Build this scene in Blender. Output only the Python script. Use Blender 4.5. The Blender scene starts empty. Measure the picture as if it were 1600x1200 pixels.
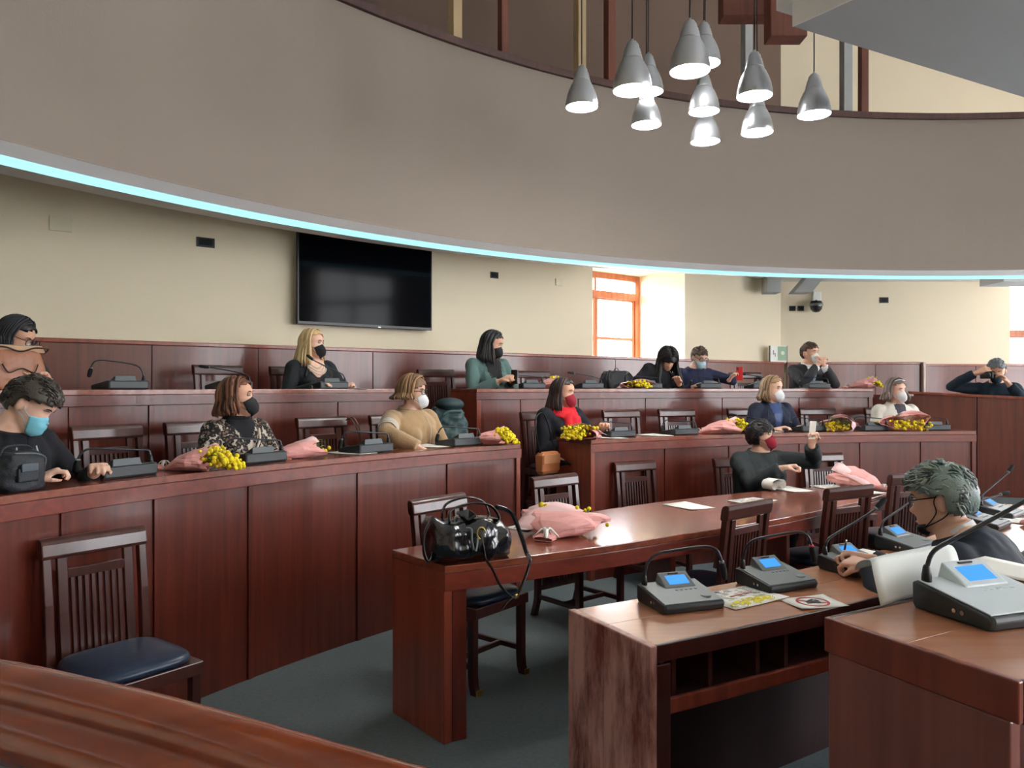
import bpy, math, random
from mathutils import Vector, Matrix, noise
random.seed(7)
SC = bpy.context.scene
COL = SC.collection
PI = math.pi
V = Vector

# ---------------------------------------------------------------- camera, world, exposure
F, HOR, EYE = 1200.0, 605.0, 1.6
cam_d = bpy.data.cameras.new('camera'); cam = bpy.data.objects.new('camera', cam_d); COL.objects.link(cam)
cam_d.sensor_width = 36; cam_d.lens = 36*F/1600; cam_d.shift_y = 5/1600; cam_d.clip_start = 0.05
cam.location = (0, 0, EYE); cam.rotation_euler = (PI/2, 0, 0)
SC.camera = cam
SC.view_settings.view_transform = 'Standard'; SC.view_settings.look = 'None'
SC.view_settings.gamma = 1; SC.view_settings.use_curve_mapping = False
SC.view_settings.exposure = 0.92
world = bpy.data.worlds.new('sky'); SC.world = world; world.use_nodes = True
bg = world.node_tree.nodes['Background']
bg.inputs[0].default_value = (0.94, 0.965, 1.0, 1); bg.inputs[1].default_value = 9.0

sun_d = bpy.data.lights.new('sun', 'SUN'); sun = bpy.data.objects.new('sun', sun_d); COL.objects.link(sun)
sun_d.energy = 16; sun_d.angle = .16; sun_d.color = (1, .95, .86)          # grazes into the left window, onto its right reveal
sun.rotation_euler = V((.95, .15, -.16)).to_track_quat('-Z', 'Y').to_euler(); sun.location = (-4, 12, 9)

# ---------------------------------------------------------------- helpers
def S(r, g, b):
    f = lambda c: c/12.92 if c <= .04045 else ((c+.055)/1.055)**2.4
    return (f(r/255), f(g/255), f(b/255), 1)
def at(px, py, Y): return V(((px-800)/F*Y, Y, EYE+(HOR-py)/F*Y))
def on(px, py, Z):
    Y = (EYE-Z)*F/(py-HOR); return V(((px-800)/F*Y, Y, Z))
CX, CY = 4.9, 0.1                       # centre of the hemicycle of benches
FX, FY = 5.16, 0.1                      # centre of the round gallery opening
def ray(px, R, c=(CX, CY)):
    u = (px-800)/F; a = 1+u*u; b = -2*(u*c[0]+c[1]); k = c[0]**2+c[1]**2-R*R
    Y = (-b+math.sqrt(b*b-4*a*k))/(2*a); return V((u*Y, Y, 0))
def th(px, R, c=(CX, CY)):
    p = ray(px, R, c); return math.atan2(p.y-c[1], p.x-c[0])
def pol(R, a, z=0, c=(CX, CY)): return V((c[0]+R*math.cos(a), c[1]+R*math.sin(a), z))

MW = {}
def props(o, label=None, cat=None, group=None, kind=None):
    if label: o['label'] = label
    if cat: o['category'] = cat
    if group: o['group'] = group
    if kind: o['kind'] = kind
    return o
def root(name, label, cat, loc=(0, 0, 0), rz=0, group=None, kind=None, scale=1):
    o = bpy.data.objects.new(name, None); COL.objects.link(o); o.empty_display_size = .1
    o.location = loc; o.rotation_euler = (0, 0, rz); o.scale = (scale,)*3
    MW[o.name] = Matrix.Translation(V(loc)) @ Matrix.Rotation(rz, 4, 'Z') @ Matrix.Diagonal((scale, scale, scale, 1))
    return props(o, label, cat, group, kind)
def kids(o): return [c for c in SC.objects if c.parent == o]
def copy_thing(src, loc, rz, label, group=None, scale=None, kmap=None):
    """a copy of a thing with copies of its parts and sub-parts (mesh data shared)"""
    if kmap is None: kmap = CH
    def rec(o, par):
        c = o.copy(); COL.objects.link(c)
        if par: c.parent = par
        for k in kmap.get(o.name, []): rec(k, c)
        kmap[c.name] = [x for x in []]
        return c
    c = rec(src, None)
    c.location = loc; c.rotation_euler = (0, 0, rz)
    if scale: c.scale = (scale,)*3
    c['label'] = label
    if group: c['group'] = group
    s = c.scale[0]
    MW[c.name] = Matrix.Translation(V(loc)) @ Matrix.Rotation(rz, 4, 'Z') @ Matrix.Diagonal((s, s, s, 1))
    return c
CH = {}

class MB:
    def __init__(self): self.v = []; self.f = []; self.m = []
    def add(self, vs, fs, mi=0, M=None):
        n = len(self.v)
        self.v += [(M @ V(p)) if M else V(p) for p in vs]
        self.f += [tuple(n+i for i in q) for q in fs]; self.m += [mi]*len(fs)
        return self
    def box(self, c, s, rz=0, mi=0, M=None):
        x, y, z = s[0]/2, s[1]/2, s[2]/2
        T = Matrix.Translation(V(c)) @ Matrix.Rotation(rz, 4, 'Z')
        if M: T = M @ T
        vs = [(-x, -y, -z), (x, -y, -z), (x, y, -z), (-x, y, -z), (-x, -y, z), (x, -y, z), (x, y, z), (-x, y, z)]
        return self.add(vs, [(0, 3, 2, 1), (4, 5, 6, 7), (0, 1, 5, 4), (1, 2, 6, 5), (2, 3, 7, 6), (3, 0, 4, 7)], mi, T)
    def prism(self, poly, z0, z1, mi=0, M=None):
        n = len(poly)
        a = sum(poly[i][0]*poly[(i+1) % n][1]-poly[(i+1) % n][0]*poly[i][1] for i in range(n))
        if a < 0: poly = poly[::-1]
        vs = [(p[0], p[1], z0) for p in poly]+[(p[0], p[1], z1) for p in poly]
        fs = [tuple(range(n))[::-1], tuple(range(n, 2*n))]+[(i, (i+1) % n, n+(i+1) % n, n+i) for i in range(n)]
        return self.add(vs, fs, mi, M)
    def rings(self, rs, mi=0, caps=True, closed=True, M=None):
        n = len(rs[0]); vs = [p for r in rs for p in r]; fs = []
        for k in range(len(rs)-1):
            for i in range(n if closed else n-1):
                j = (i+1) % n
                fs.append((k*n+i, k*n+j, (k+1)*n+j, (k+1)*n+i))
        if caps and closed:
            fs.append(tuple(range(n))[::-1]); fs.append(tuple((len(rs)-1)*n+i for i in range(n)))
        return self.add(vs, fs, mi, M)
    def tube(self, pts, r, n=8, mi=0, caps=True, flat=1.0, up=None, M=None):
        pts = [V(p) for p in pts]; K = len(pts)
        if not hasattr(r, '__len__'): r = [r]*K
        T = [(pts[min(i+1, K-1)]-pts[max(i-1, 0)]).normalized() for i in range(K)]
        u = V(up) if up else (V((0, 0, 1)) if abs(T[0].z) < .9 else V((1, 0, 0)))
        u = (u-T[0]*u.dot(T[0])).normalized(); rs = []
        for i in range(K):
            u = u-T[i]*u.dot(T[i])
            if u.length < 1e-6: u = T[i].orthogonal()
            u.normalize(); w = T[i].cross(u)
            rs.append([pts[i]+u*(math.cos(2*PI*k/n)*r[i]*flat)+w*(math.sin(2*PI*k/n)*r[i]) for k in range(n)])
        return self.rings(rs, mi, caps, True, M)
    def ball(self, c, r, nu=12, nv=8, mi=0, M=None):
        if not hasattr(r, '__len__'): r = (r, r, r)
        c = V(c); rs = []
        for j in range(1, nv):
            a = PI*j/nv
            rs.append([c+V((r[0]*math.sin(a)*math.cos(2*PI*i/nu), r[1]*math.sin(a)*math.sin(2*PI*i/nu), -r[2]*math.cos(a))) for i in range(nu)])
        vs = [p for q in rs for p in q]+[c-V((0, 0, r[2])), c+V((0, 0, r[2]))]; fs = []; L = len(vs)
        for k in range(nv-2):
            for i in range(nu):
                j = (i+1) % nu; fs.append((k*nu+i, k*nu+j, (k+1)*nu+j, (k+1)*nu+i))
        for i in range(nu):
            j = (i+1) % nu; fs.append((L-2, j, i)); fs.append((L-1, (nv-2)*nu+i, (nv-2)*nu+j))
        return self.add(vs, fs, mi, M)
    def lathe(self, prof, n=24, mi=0, M=None, caps=True):
        return self.rings([[(r*math.cos(2*PI*i/n), r*math.sin(2*PI*i/n), z) for i in range(n)] for r, z in prof], mi, caps, True, M)
    def arc(self, R0, R1, a0, a1, z0, z1, n=24, mi=0, c=(CX, CY)):
        rs = []
        for i in range(n+1):
            a = a0+(a1-a0)*i/n
            rs.append([pol(R0, a, z0, c), pol(R1, a, z0, c), pol(R1, a, z1, c), pol(R0, a, z1, c)])
        if a1 > a0: rs = rs[::-1]
        return self.rings(rs, mi)
    def wall(self, p0, p1, t, z0, z1, mi=0):
        p0, p1 = V((p0[0], p0[1])), V((p1[0], p1[1])); d = (p1-p0).normalized(); nn = V((-d.y, d.x))*t
        return self.prism([p0, p1, p1+nn, p0+nn], z0, z1, mi)
    def build(self, name, mats, parent=None, W=False, smooth=False, bev=0, seg=2, label=None, cat=None, group=None, kind=None, mods=None, solid=0):
        if not isinstance(mats, (list, tuple)): mats = [mats]
        M = None
        if parent is not None:
            M = MW[parent.name]
        if W and M is not None:
            Mi = M.inverted(); vs = [Mi @ p for p in self.v]
        else: vs = self.v
        me = bpy.data.meshes.new(name); me.from_pydata([tuple(p) for p in vs], [], self.f)
        for m in mats: me.materials.append(m)
        if len(mats) > 1: me.polygons.foreach_set('material_index', self.m)
        if smooth: me.polygons.foreach_set('use_smooth', [True]*len(me.polygons))
        me.update()
        o = bpy.data.objects.new(name, me); COL.objects.link(o)
        if parent is not None:
            o.parent = parent; CH.setdefault(parent.name, []).append(o); MW[o.name] = M
        else: MW[o.name] = Matrix.Identity(4)
        if solid:
            s = o.modifiers.new('solid', 'SOLIDIFY'); s.thickness = solid; s.offset = 0
        if bev:
            b = o.modifiers.new('bevel', 'BEVEL'); b.width = bev; b.segments = seg; b.limit_method = 'ANGLE'; b.angle_limit = .6
        return props(o, label, cat, group, kind)
    def bake(self, voxel, smooth_it=2, fac=.5, post=None):
        """voxel-remesh everything collected so far into one continuous surface"""
        me = bpy.data.meshes.new('tmp'); me.from_pydata([tuple(p) for p in self.v], [], self.f); me.update()
        o = bpy.data.objects.new('tmp', me); COL.objects.link(o)
        r = o.modifiers.new('r', 'REMESH'); r.mode = 'VOXEL'; r.voxel_size = voxel
        if smooth_it:
            s = o.modifiers.new('s', 'SMOOTH'); s.factor = fac; s.iterations = smooth_it
        dg = bpy.context.evaluated_depsgraph_get(); dg.update()
        m2 = bpy.data.meshes.new_from_object(o.evaluated_get(dg))
        bpy.data.objects.remove(o); bpy.data.meshes.remove(me)
        out = MB(); out.v = [v.co.copy() for v in m2.vertices]; out.f = [tuple(p.vertices) for p in m2.polygons]; out.m = [0]*len(out.f)
        bpy.data.meshes.remove(m2)
        return out

# ---------------------------------------------------------------- materials
def nt(m): m.use_nodes = True; return m.node_tree, m.node_tree.nodes['Principled BSDF']
def mat(name, col, rough=.5, metal=0, spec=.5, bump=0, bscale=40, var=0, vscale=3, coat=0, sheen=0):
    m = bpy.data.materials.new(name); t, b = nt(m)
    b.inputs['Base Color'].default_value = col; b.inputs['Roughness'].default_value = rough
    b.inputs['Metallic'].default_value = metal; b.inputs['Specular IOR Level'].default_value = spec
    b.inputs['Coat Weight'].default_value = coat; b.inputs['Coat Roughness'].default_value = .12
    b.inputs['Sheen Weight'].default_value = sheen
    if var or bump:
        tc = t.nodes.new('ShaderNodeTexCoord')
    if var:
        n = t.nodes.new('ShaderNodeTexNoise'); n.inputs['Scale'].default_value = vscale; n.inputs['Detail'].default_value = 4
        t.links.new(tc.outputs['Object'], n.inputs['Vector'])
        mx = t.nodes.new('ShaderNodeMix'); mx.data_type = 'RGBA'
        mx.inputs[6].default_value = tuple(c*(1-var) for c in col[:3])+(1,); mx.inputs[7].default_value = tuple(min(1, c*(1+var)) for c in col[:3])+(1,)
        t.links.new(n.outputs['Fac'], mx.inputs[0]); t.links.new(mx.outputs[2], b.inputs['Base Color'])
    if bump:
        n = t.nodes.new('ShaderNodeTexNoise'); n.inputs['Scale'].default_value = bscale; n.inputs['Detail'].default_value = 6
        t.links.new(tc.outputs['Object'], n.inputs['Vector'])
        bp = t.nodes.new('ShaderNodeBump'); bp.inputs['Strength'].default_value = bump; bp.inputs['Distance'].default_value = .01
        t.links.new(n.outputs['Fac'], bp.inputs['Height']); t.links.new(bp.outputs[0], b.inputs['Normal'])
    return m
def wood(name, dark, light, stretch=(14, 14, .7), rot=0, rough=.3, coat=.25, wear=0, scale=1.6, spec=.5):
    m = bpy.data.materials.new(name); t, b = nt(m); N = t.nodes.new; L = t.links.new
    tc = N('ShaderNodeTexCoord'); mp = N('ShaderNodeMapping')
    mp.inputs['Scale'].default_value = stretch; mp.inputs['Rotation'].default_value = (0, 0, rot)
    L(tc.outputs['Object'], mp.inputs[0])
    n1 = N('ShaderNodeTexNoise'); n1.inputs['Scale'].default_value = scale; n1.inputs['Detail'].default_value = 7; n1.inputs['Distortion'].default_value = .6
    n2 = N('ShaderNodeTexNoise'); n2.inputs['Scale'].default_value = 1.1; n2.inputs['Detail'].default_value = 2
    L(mp.outputs[0], n1.inputs['Vector']); L(tc.outputs['Object'], n2.inputs['Vector'])
    r = N('ShaderNodeValToRGB'); r.color_ramp.elements[0].position = .3; r.color_ramp.elements[1].position = .72
    r.color_ramp.elements[0].color = dark; r.color_ramp.elements[1].color = light
    ad = N('ShaderNodeMath'); ad.operation = 'MULTIPLY_ADD'; ad.inputs[1].default_value = .65
    s2 = N('ShaderNodeMath'); s2.operation = 'MULTIPLY'; s2.inputs[1].default_value = .35
    L(n2.outputs['Fac'], s2.inputs[0]); L(n1.outputs['Fac'], ad.inputs[0]); L(s2.outputs[0], ad.inputs[2]); L(ad.outputs[0], r.inputs[0])
    out = r.outputs[0]
    if wear:
        n3 = N('ShaderNodeTexNoise'); n3.inputs['Scale'].default_value = 4.5; n3.inputs['Detail'].default_value = 8; n3.inputs['Roughness'].default_value = .7
        mp3 = N('ShaderNodeMapping'); mp3.inputs['Scale'].default_value = (2, 2, .5); L(tc.outputs['Object'], mp3.inputs[0]); L(mp3.outputs[0], n3.inputs['Vector'])
        r3 = N('ShaderNodeValToRGB'); r3.color_ramp.elements[0].position = .40; r3.color_ramp.elements[1].position = .58
        r3.color_ramp.elements[0].color = (0, 0, 0, 1); r3.color_ramp.elements[1].color = (wear, wear, wear, 1)
        L(n3.outputs['Fac'], r3.inputs[0])
        mx = N('ShaderNodeMix'); mx.data_type = 'RGBA'; mx.inputs[7].default_value = S(206, 156, 146)
        L(r3.outputs[0], mx.inputs[0]); L(out, mx.inputs[6]); out = mx.outputs[2]
    L(out, b.inputs['Base Color'])
    b.inputs['Roughness'].default_value = rough; b.inputs['Coat Weight'].default_value = coat; b.inputs['Coat Roughness'].default_value = .1
    b.inputs['Specular IOR Level'].default_value = spec
    bp = N('ShaderNodeBump'); bp.inputs['Strength'].default_value = .06; bp.inputs['Distance'].default_value = .004
    L(n1.outputs['Fac'], bp.inputs['Height']); L(bp.outputs[0], b.inputs['Normal'])
    return m
def emit(name, col, s):
    m = bpy.data.materials.new(name); t, b = nt(m)
    b.inputs['Base Color'].default_value = (0.02, .02, .02, 1); b.inputs['Emission Color'].default_value = col; b.inputs['Emission Strength'].default_value = s
    return m
def glass(name, tint=(1, 1, 1, 1), refl=.06):
    m = bpy.data.materials.new(name); t, b = nt(m); t.nodes.remove(b)
    a = t.nodes.new('ShaderNodeBsdfTransparent'); a.inputs[0].default_value = tint
    g = t.nodes.new('ShaderNodeBsdfGlossy'); g.inputs['Roughness'].default_value = .02
    x = t.nodes.new('ShaderNodeMixShader'); x.inputs[0].default_value = refl
    t.links.new(a.outputs[0], x.inputs[1]); t.links.new(g.outputs[0], x.inputs[2]); t.links.new(x.outputs[0], t.nodes['Material Output'].inputs[0])
    return m

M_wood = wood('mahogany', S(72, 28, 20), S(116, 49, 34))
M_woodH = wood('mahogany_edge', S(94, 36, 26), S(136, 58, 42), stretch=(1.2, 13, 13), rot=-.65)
M_woodH2 = wood('mahogany_edge_dark', S(74, 29, 22), S(112, 47, 36), stretch=(1.2, 13, 13), rot=-.65)
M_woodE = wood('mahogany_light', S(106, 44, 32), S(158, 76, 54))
M_woodW = wood('mahogany_worn', S(96, 36, 28), S(150, 68, 52), wear=.95, rough=.45)
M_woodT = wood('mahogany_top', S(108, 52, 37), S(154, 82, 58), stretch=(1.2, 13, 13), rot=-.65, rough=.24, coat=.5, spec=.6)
M_woodT2 = wood('desk_top', S(166, 106, 74), S(188, 128, 94), stretch=(1.0, 22, 22), rot=-.55, rough=.27, coat=.45)
M_woodP = wood('mahogany_purple_lit', S(118, 66, 58), S(152, 92, 82))  # purplish light on the presiding desk's end put into the wood colour
M_woodD = wood('walnut_chair', S(52, 24, 20), S(84, 42, 34), rough=.3, coat=.3)
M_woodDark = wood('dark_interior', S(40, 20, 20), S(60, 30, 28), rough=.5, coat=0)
M_rail = wood('varnished_rail', S(118, 46, 18), S(172, 80, 34), stretch=(1, 9, 9), rot=.4, rough=.16, coat=.8)
M_frame = wood('window_wood', S(150, 84, 52), S(196, 122, 84), rough=.45, coat=0)
M_beam = wood('beam_wood', S(96, 52, 42), S(130, 76, 60), rough=.6, coat=0)
M_wall = mat('cream_plaster', S(226, 214, 190), .9, spec=.2, bump=.12, bscale=60, var=.04, vscale=1.2)
M_fascia = mat('taupe_plaster', S(148, 137, 128), .88, spec=.2, bump=.12, bscale=50, var=.03, vscale=1)
M_white = mat('white_plaster', S(226, 226, 224), .85, spec=.2)
M_whiteB = mat('bright_white', S(246, 246, 246), .8, spec=.2)
M_grey = mat('grey_plaster', S(166, 170, 170), .85, spec=.2, var=.03)
M_gallery = mat('dim_plaster', S(112, 94, 84), .9, spec=.2, bump=.1, bscale=40)  # wall plaster with the gallery's dim light put into a darker colour
M_post = mat('beige_post', S(186, 164, 128), .7)
M_carpet = mat('carpet', S(120, 132, 136), .97, spec=.1, bump=.9, bscale=420, var=.22, vscale=55)
M_led = emit('led_strip', S(166, 232, 240), .72)
M_black = mat('black_plastic', S(26, 27, 30), .35)
M_blackm = mat('black_foam', S(22, 22, 24), .9)
M_unit = mat('unit_dark', S(44, 50, 54), .42)
M_unit2 = mat('unit_grey', S(112, 120, 122), .4)
M_unitS = mat('unit_silver', S(214, 226, 232), .42)
M_unitR = mat('unit_slate', S(62, 72, 76), .42)
M_chrome = mat('chrome', S(190, 190, 192), .18, metal=1)
M_neck = mat('gunmetal', S(70, 72, 76), .3, metal=.8)
M_lcd = emit('lcd_blue', S(38, 130, 235), .9)
M_red = mat('red_ring', S(200, 30, 34), .4)
M_leather = mat('blue_leather', S(34, 52, 76), .32, bump=.15, bscale=90, coat=.1)
M_brass = mat('brass', S(200, 170, 90), .3, metal=1)
M_lampm = mat('lamp_metal', S(180, 184, 190), .3, metal=.75)
M_lampe = emit('lamp_glow', (1, .97, .92, 1), 28)
M_paper = mat('paper', S(238, 238, 232), .8, spec=.2)
M_pink = mat('pink_paper', S(238, 172, 168), .6, spec=.4)
M_pinkL = mat('pale_pink_paper', S(244, 204, 204), .6, spec=.4)
M_yel = mat('mimosa', S(236, 208, 30), .85, var=.3, vscale=120)
M_yelD = mat('mimosa_ochre', S(196, 158, 30), .85)
M_leaf = mat('leaf', S(92, 118, 52), .7)
M_ribbon = mat('silver_ribbon', S(226, 226, 222), .3, metal=.4)
M_glass = glass('window_glass')
M_plate = mat('switch_white', S(216, 208, 182), .6)
M_screen = mat('tv_glass', S(6, 7, 12), .08, spec=.06)
# ---------------------------------------------------------------- room shell
ZS = 3.3
ZC = 8.3
def wl(x): return V((x, 7.48+.75*(x+2.13), 0))        # long back wall
WN = V((.6, -.8, 0))                                   # its normal, into the room
def wpx(px): Y = 9.0775/(1-.75*(px-800)/F); return V(((px-800)/F*Y, Y, 0))
CORN = wpx(1220); YR = CORN.y
MB().prism([(-7, -5), (10.4, -5), (10.4, 13.4), (-7, 13.4)], -.12, 0).build('floor', M_carpet, kind='structure')
# back wall with the deep window opening
WA, WB = wpx(926), wpx(1070); ZW0, ZW1 = 1.1, 3.27
OUT = V((-.6, .8, 0))*1.05
m = MB()
ZU = 3.42
m.wall(wl(-6), WA, .3, 0, ZU); m.wall(WB, CORN, .3, 0, ZU)
m.wall(WA, WB, .3, 0, ZW0); m.wall(WA, WB, .3, ZW1, ZU)
m.build('wall_left', M_wall, kind='structure')
MB().wall(wl(-6), CORN, .3, ZU, ZC).build('wall_upper_left', M_gallery, kind='structure')
m = MB()   # reveal of the window: two jambs, sill and lintel
dW = (WB-WA).normalized()
O2 = OUT*.284
m.prism([WA-dW*.25+O2, WA+O2, WA+OUT, WA-dW*.25+OUT], ZW0-.2, ZW1+.2); m.prism([WB+O2, WB+dW*.25+O2, WB+dW*.25+OUT, WB+OUT], ZW0-.2, ZW1+.2)
m.prism([WA+O2, WB+O2, WB+OUT, WA+OUT], ZW0-.2, ZW0); m.prism([WA+O2, WB+O2, WB+OUT, WA+OUT], ZW1, ZW1+.2)
m.build('trim_1', M_wall, kind='structure')
def window(name, A, B, z0, z1, nrm, transom=None, mull=2, fw=.09, deep=.07, frame=M_frame, parts=True):
    """a wooden window between plan points A and B: frame, sashes, panes"""
    A, B = V((A[0], A[1], 0)), V((B[0], B[1], 0)); d = (B-A).normalized(); Lw = (B-A).length; n = V((nrm[0], nrm[1], 0)).normalized()*deep
    r = root(name, None, None, tuple(A+V((0, 0, z0)))); r['kind'] = 'structure'
    def bar(a, b, za, zb, nm, t=1.0):
        p, q = A+d*a, A+d*b
        MB().prism([p, q, q+n*t, p+n*t], za, zb).build(nm, frame, r, W=True, bev=.006)
    bar(0, fw, z0, z1, 'window_jamb'); bar(Lw-fw, Lw, z0, z1, 'window_jamb'); bar(fw, Lw-fw, z0, z0+fw, 'window_rail'); bar(fw, Lw-fw, z1-fw, z1, 'window_rail')
    zt = transom or z1-fw
    if transom: bar(fw, Lw-fw, zt-fw*.6, zt+fw*.6, 'window_rail')
    for k in range(mull):
        a = fw+(Lw-2*fw)*k/mull; b = fw+(Lw-2*fw)*(k+1)/mull
        bar(a, a+.05, z0+fw, zt-fw*.6, 'sash_stile', .7); bar(b-.05, b, z0+fw, zt-fw*.6, 'sash_stile', .7)
        zs = z0+fw; ze = zt-fw*.6; cuts = [zs, zs+(ze-zs)*.33, zs+(ze-zs)*.66, ze]
        for i in range(4): bar(a+.05, b-.05, cuts[i]-.02, cuts[i]+.02, 'sash_rail', .7)
        for i in range(3):
            p, q = A+d*(a+.05)+n*.3, A+d*(b-.05)+n*.3
            MB().prism([p, q, q+n*.08, p+n*.08], cuts[i]+.02, cuts[i+1]-.02).build('pane', M_glass, r, W=True)
        if transom:
            if k: bar(a-.02, a+.02, zt+fw*.6, z1-fw, 'window_rail', .7)
            p, q = A+d*a+n*.3, A+d*b+n*.3
            MB().prism([p, q, q+n*.08, p+n*.08], zt+fw*.6, z1-fw).build('pane', M_glass, r, W=True)
    return r
window('window_1', WA+OUT*.9, WB+OUT*.9, ZW0, ZW1, WN, transom=2.95)
# right-hand far wall, side wall with tall windows, walls behind the camera
RW0, RW1 = 7.98, 9.5
m = MB(); m.wall(CORN, (RW0, YR), .5, 0, ZC); m.wall((RW1, YR), (10.3, YR), .5, 0, ZC); m.wall((RW0, YR), (RW1, YR), .5, 0, 1.0); m.wall((RW0, YR), (RW1, YR), .5, 3.6, ZC)
m.build('wall_right', M_wall, kind='structure')
window('window_2', (RW0, YR+.3), (RW1, YR+.3), 1.0, 3.6, (0, -1), transom=2.48, mull=2, frame=M_frame)
m = MB(); ys = [(-3.6, -1.2), (.3, 2.7), (4.2, 6.6), (8.2, 10.6)]; cur = -5
for a, b in ys:
    m.prism([(10, cur), (10.4, cur), (10.4, a), (10, a)], 0, ZC); m.prism([(10, a), (10.4, a), (10.4, b), (10, b)], 0, .9); m.prism([(10, a), (10.4, a), (10.4, b), (10, b)], 5.4, ZC); cur = b
m.prism([(10, cur), (10.4, cur), (10.4, YR), (10, YR)], 0, ZC)
m.build('wall_side', M_wall, kind='structure')
for i, (a, b) in enumerate(ys): window('window_%d' % (i+3), (10.2, a), (10.2, b), .9, 5.4, (-1, 0), transom=3.9, mull=2)
MB().prism([(-7, -5), (10.4, -5), (10.4, -4.8), (-7, -4.8)], 0, ZC).build('wall_rear', M_wall, kind='structure')
MB().prism([(-6.3, -4.8), (-6, -4.8), (-6, wl(-6).y), (-6.3, wl(-6).y)], 0, ZC).build('wall_front', M_wall, kind='structure')
MB().prism([(-7, -5), (10.6, -5), (10.6, 13.4), (-7, 13.4)], ZC, ZC+.2).build('ceiling', M_white, kind='structure')
# gallery: round fascia, LED cove, soffit ring, ceiling below the gallery
FC = (FX, FY); A0, A1 = math.radians(60), math.radians(196)
MB().arc(9.1, 9.22, A0, A1, 3.0, 4.80, 96, c=FC).build('wall_gallery', M_fascia, kind='structure')
def ring_(prof, a1_=None, n=96):
    return MB().rings([[pol(R_, A0+((a1_ or A1)-A0)*k/n, z_, FC) for R_, z_ in prof] for k in range(n+1)])
ring_([(9.1005, 2.9995), (9.22, 2.95), (9.22, 2.998), (9.11, 2.9994)]).build('trim_2', M_whiteB, kind='structure')
ring_([(9.222+.09*(1-math.cos(t)), 2.95+.007*t/PI-.030*math.sin(t)) for t in [PI*k/8 for k in range(9)]]+[(9.402, 3.03), (9.222, 3.03)], math.radians(188)).build('led_strip', M_led, label='glowing cyan LED strip curving under the gallery front', cat='light strip')
ring_([(9.405, 2.960), (9.84, 3.0), (9.84, 3.12), (9.405, 3.12)]).build('trim_3', M_whiteB, kind='structure')
MB().arc(9.06, 9.26, A0, A1, 4.80, 4.87, 96, c=FC).build('trim_4', wood('gallery_cap', S(60, 34, 32), S(84, 50, 46), rough=.45), kind='structure')
# ceiling under the gallery between ring and walls
inner = [pol(9.75, A1-(A1-A0)*i/60, 0, FC) for i in range(61)]
outer = [V((-5.99, -2.4, 0)), wl(-5.99), CORN, V((9.99, YR, 0))]
poly = [p for p in inner]+outer[::-1]
MB().prism([(p.x, p.y) for p in poly], 3.29, 3.4).build('ceiling_gallery', M_white, kind='structure')
# small white ceiling box beside the right-hand window
b0 = at(1549, 444, 9.9); MB().box(b0+V((.5, 0, .08)), (1.0, .5, .16)).build('trim_5', M_white, kind='structure')
# tiers: two carpeted platforms
a0, a1 = math.radians(80), math.radians(172)
MB().arc(7.6, 8.95, a0, a1, .001, .40, 60).build('platform', M_carpet, kind='structure')
inn = [pol(8.9, a1-(a1-a0)*i/50) for i in range(51)]
outp = [wl(-5.98), CORN+V((0, -.01, 0)), V((9.9, YR-.01, 0))]
MB().prism([(p.x, p.y) for p in inn]+[(p.x, p.y) for p in outp[::-1]], .001, .82).build('platform.001', M_carpet, kind='structure')

# wainscot boards along the walls
def wainscot(name, pts, z0, z1, joints, n, label):
    r = root(name, label, 'wall panelling', tuple(V((pts[0].x, pts[0].y, z0))))
    P = [pts[0]]+joints+[pts[1]]; d = (pts[1]-pts[0]).normalized(); n = V(n)
    for i in range(len(P)-1):
        a, b = P[i]+d*.003, P[i+1]-d*.003
        MB().prism([a+n*.03, b+n*.03, b+n*.055, a+n*.055], z0, z1-.035).build('panel', M_wood, r, W=True, bev=.003)
    a, b = pts[0], pts[1]
    MB().prism([a+n*.012, b+n*.012, b+n*.068, a+n*.068], z1-.035, z1).build('cap_rail', M_woodE, r, W=True, bev=.006)
    MB().prism([a+n*.03, b+n*.03, b+n*.062, a+n*.062], z0, z0+.09).build('skirting', M_wood, r, W=True, bev=.004)
wainscot('wainscot', [wl(-5.9), CORN], .82, 2.0, [wpx(p) for p in (-140, 60, 235, 400, 579, 760, 957, 1100)], WN, 'long dark red wood panelling along the back wall under the television')
wainscot('wainscot', [CORN+V((.08, 0, 0)), V((6.53, YR, 0))], .82, 2.0, [V((x, YR, 0)) for x in (4.95, 5.8)], (0, -1, 0), 'red wood panelling right of the room corner, below the grey wall socket')
wainscot('wainscot', [V((6.58, YR, 0)), V((9.3, YR, 0))], .82, 1.97, [V((7.4, YR, 0)), V((8.2, YR, 0))], (0, -1, 0), 'purple-lit wood panelling behind the person leaning beside the bright right window')
p = V((6.55, YR-.07, 1.4)); MB().box(p, (.035, .1, 1.2)).build('trim_6', mat('pale_trim', S(190, 176, 168), .5), kind='structure')

# upper dropped slab and beams above the opening
zb = 3.9
c0 = at(1240, 42, 4.90); c1 = at(1600, 152, 6.093); c2 = at(1332, 0, 4.562)
d1 = V((c1.x-c0.x, c1.y-c0.y, 0)).normalized(); d2 = V((c2.x-c0.x, c2.y-c0.y, 0)).normalized()
A = V((c0.x, c0.y, 0)); B = A+d1*7.2; D = A+d2*2.6
r = MB(); r.prism([(q.x, q.y) for q in (A, B, B+d2*2.6, D)], zb, zb+.155)
r.build('ceiling_slab', M_grey, kind='structure')
MB().prism([(k.x, k.y) for k in (A-d1*.012, A-d1*.003, D-d1*.003, D-d1*.012)], zb-.002, zb+.157).build('trim_7', M_white, kind='structure')  # added thin board: light on the slab's face put into its white
q = A-d1*.02-d2*.13
r = MB(); E = at(1213, 13, 5.1); E = V((E.x, E.y, 0))
r.prism([(k.x, k.y) for k in (E, E+d1*7, E+d1*7+d2*2.6, E+d2*2.6)], zb+.2, zb+.42).build('ceiling_slab.001', M_white, kind='structure')
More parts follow.
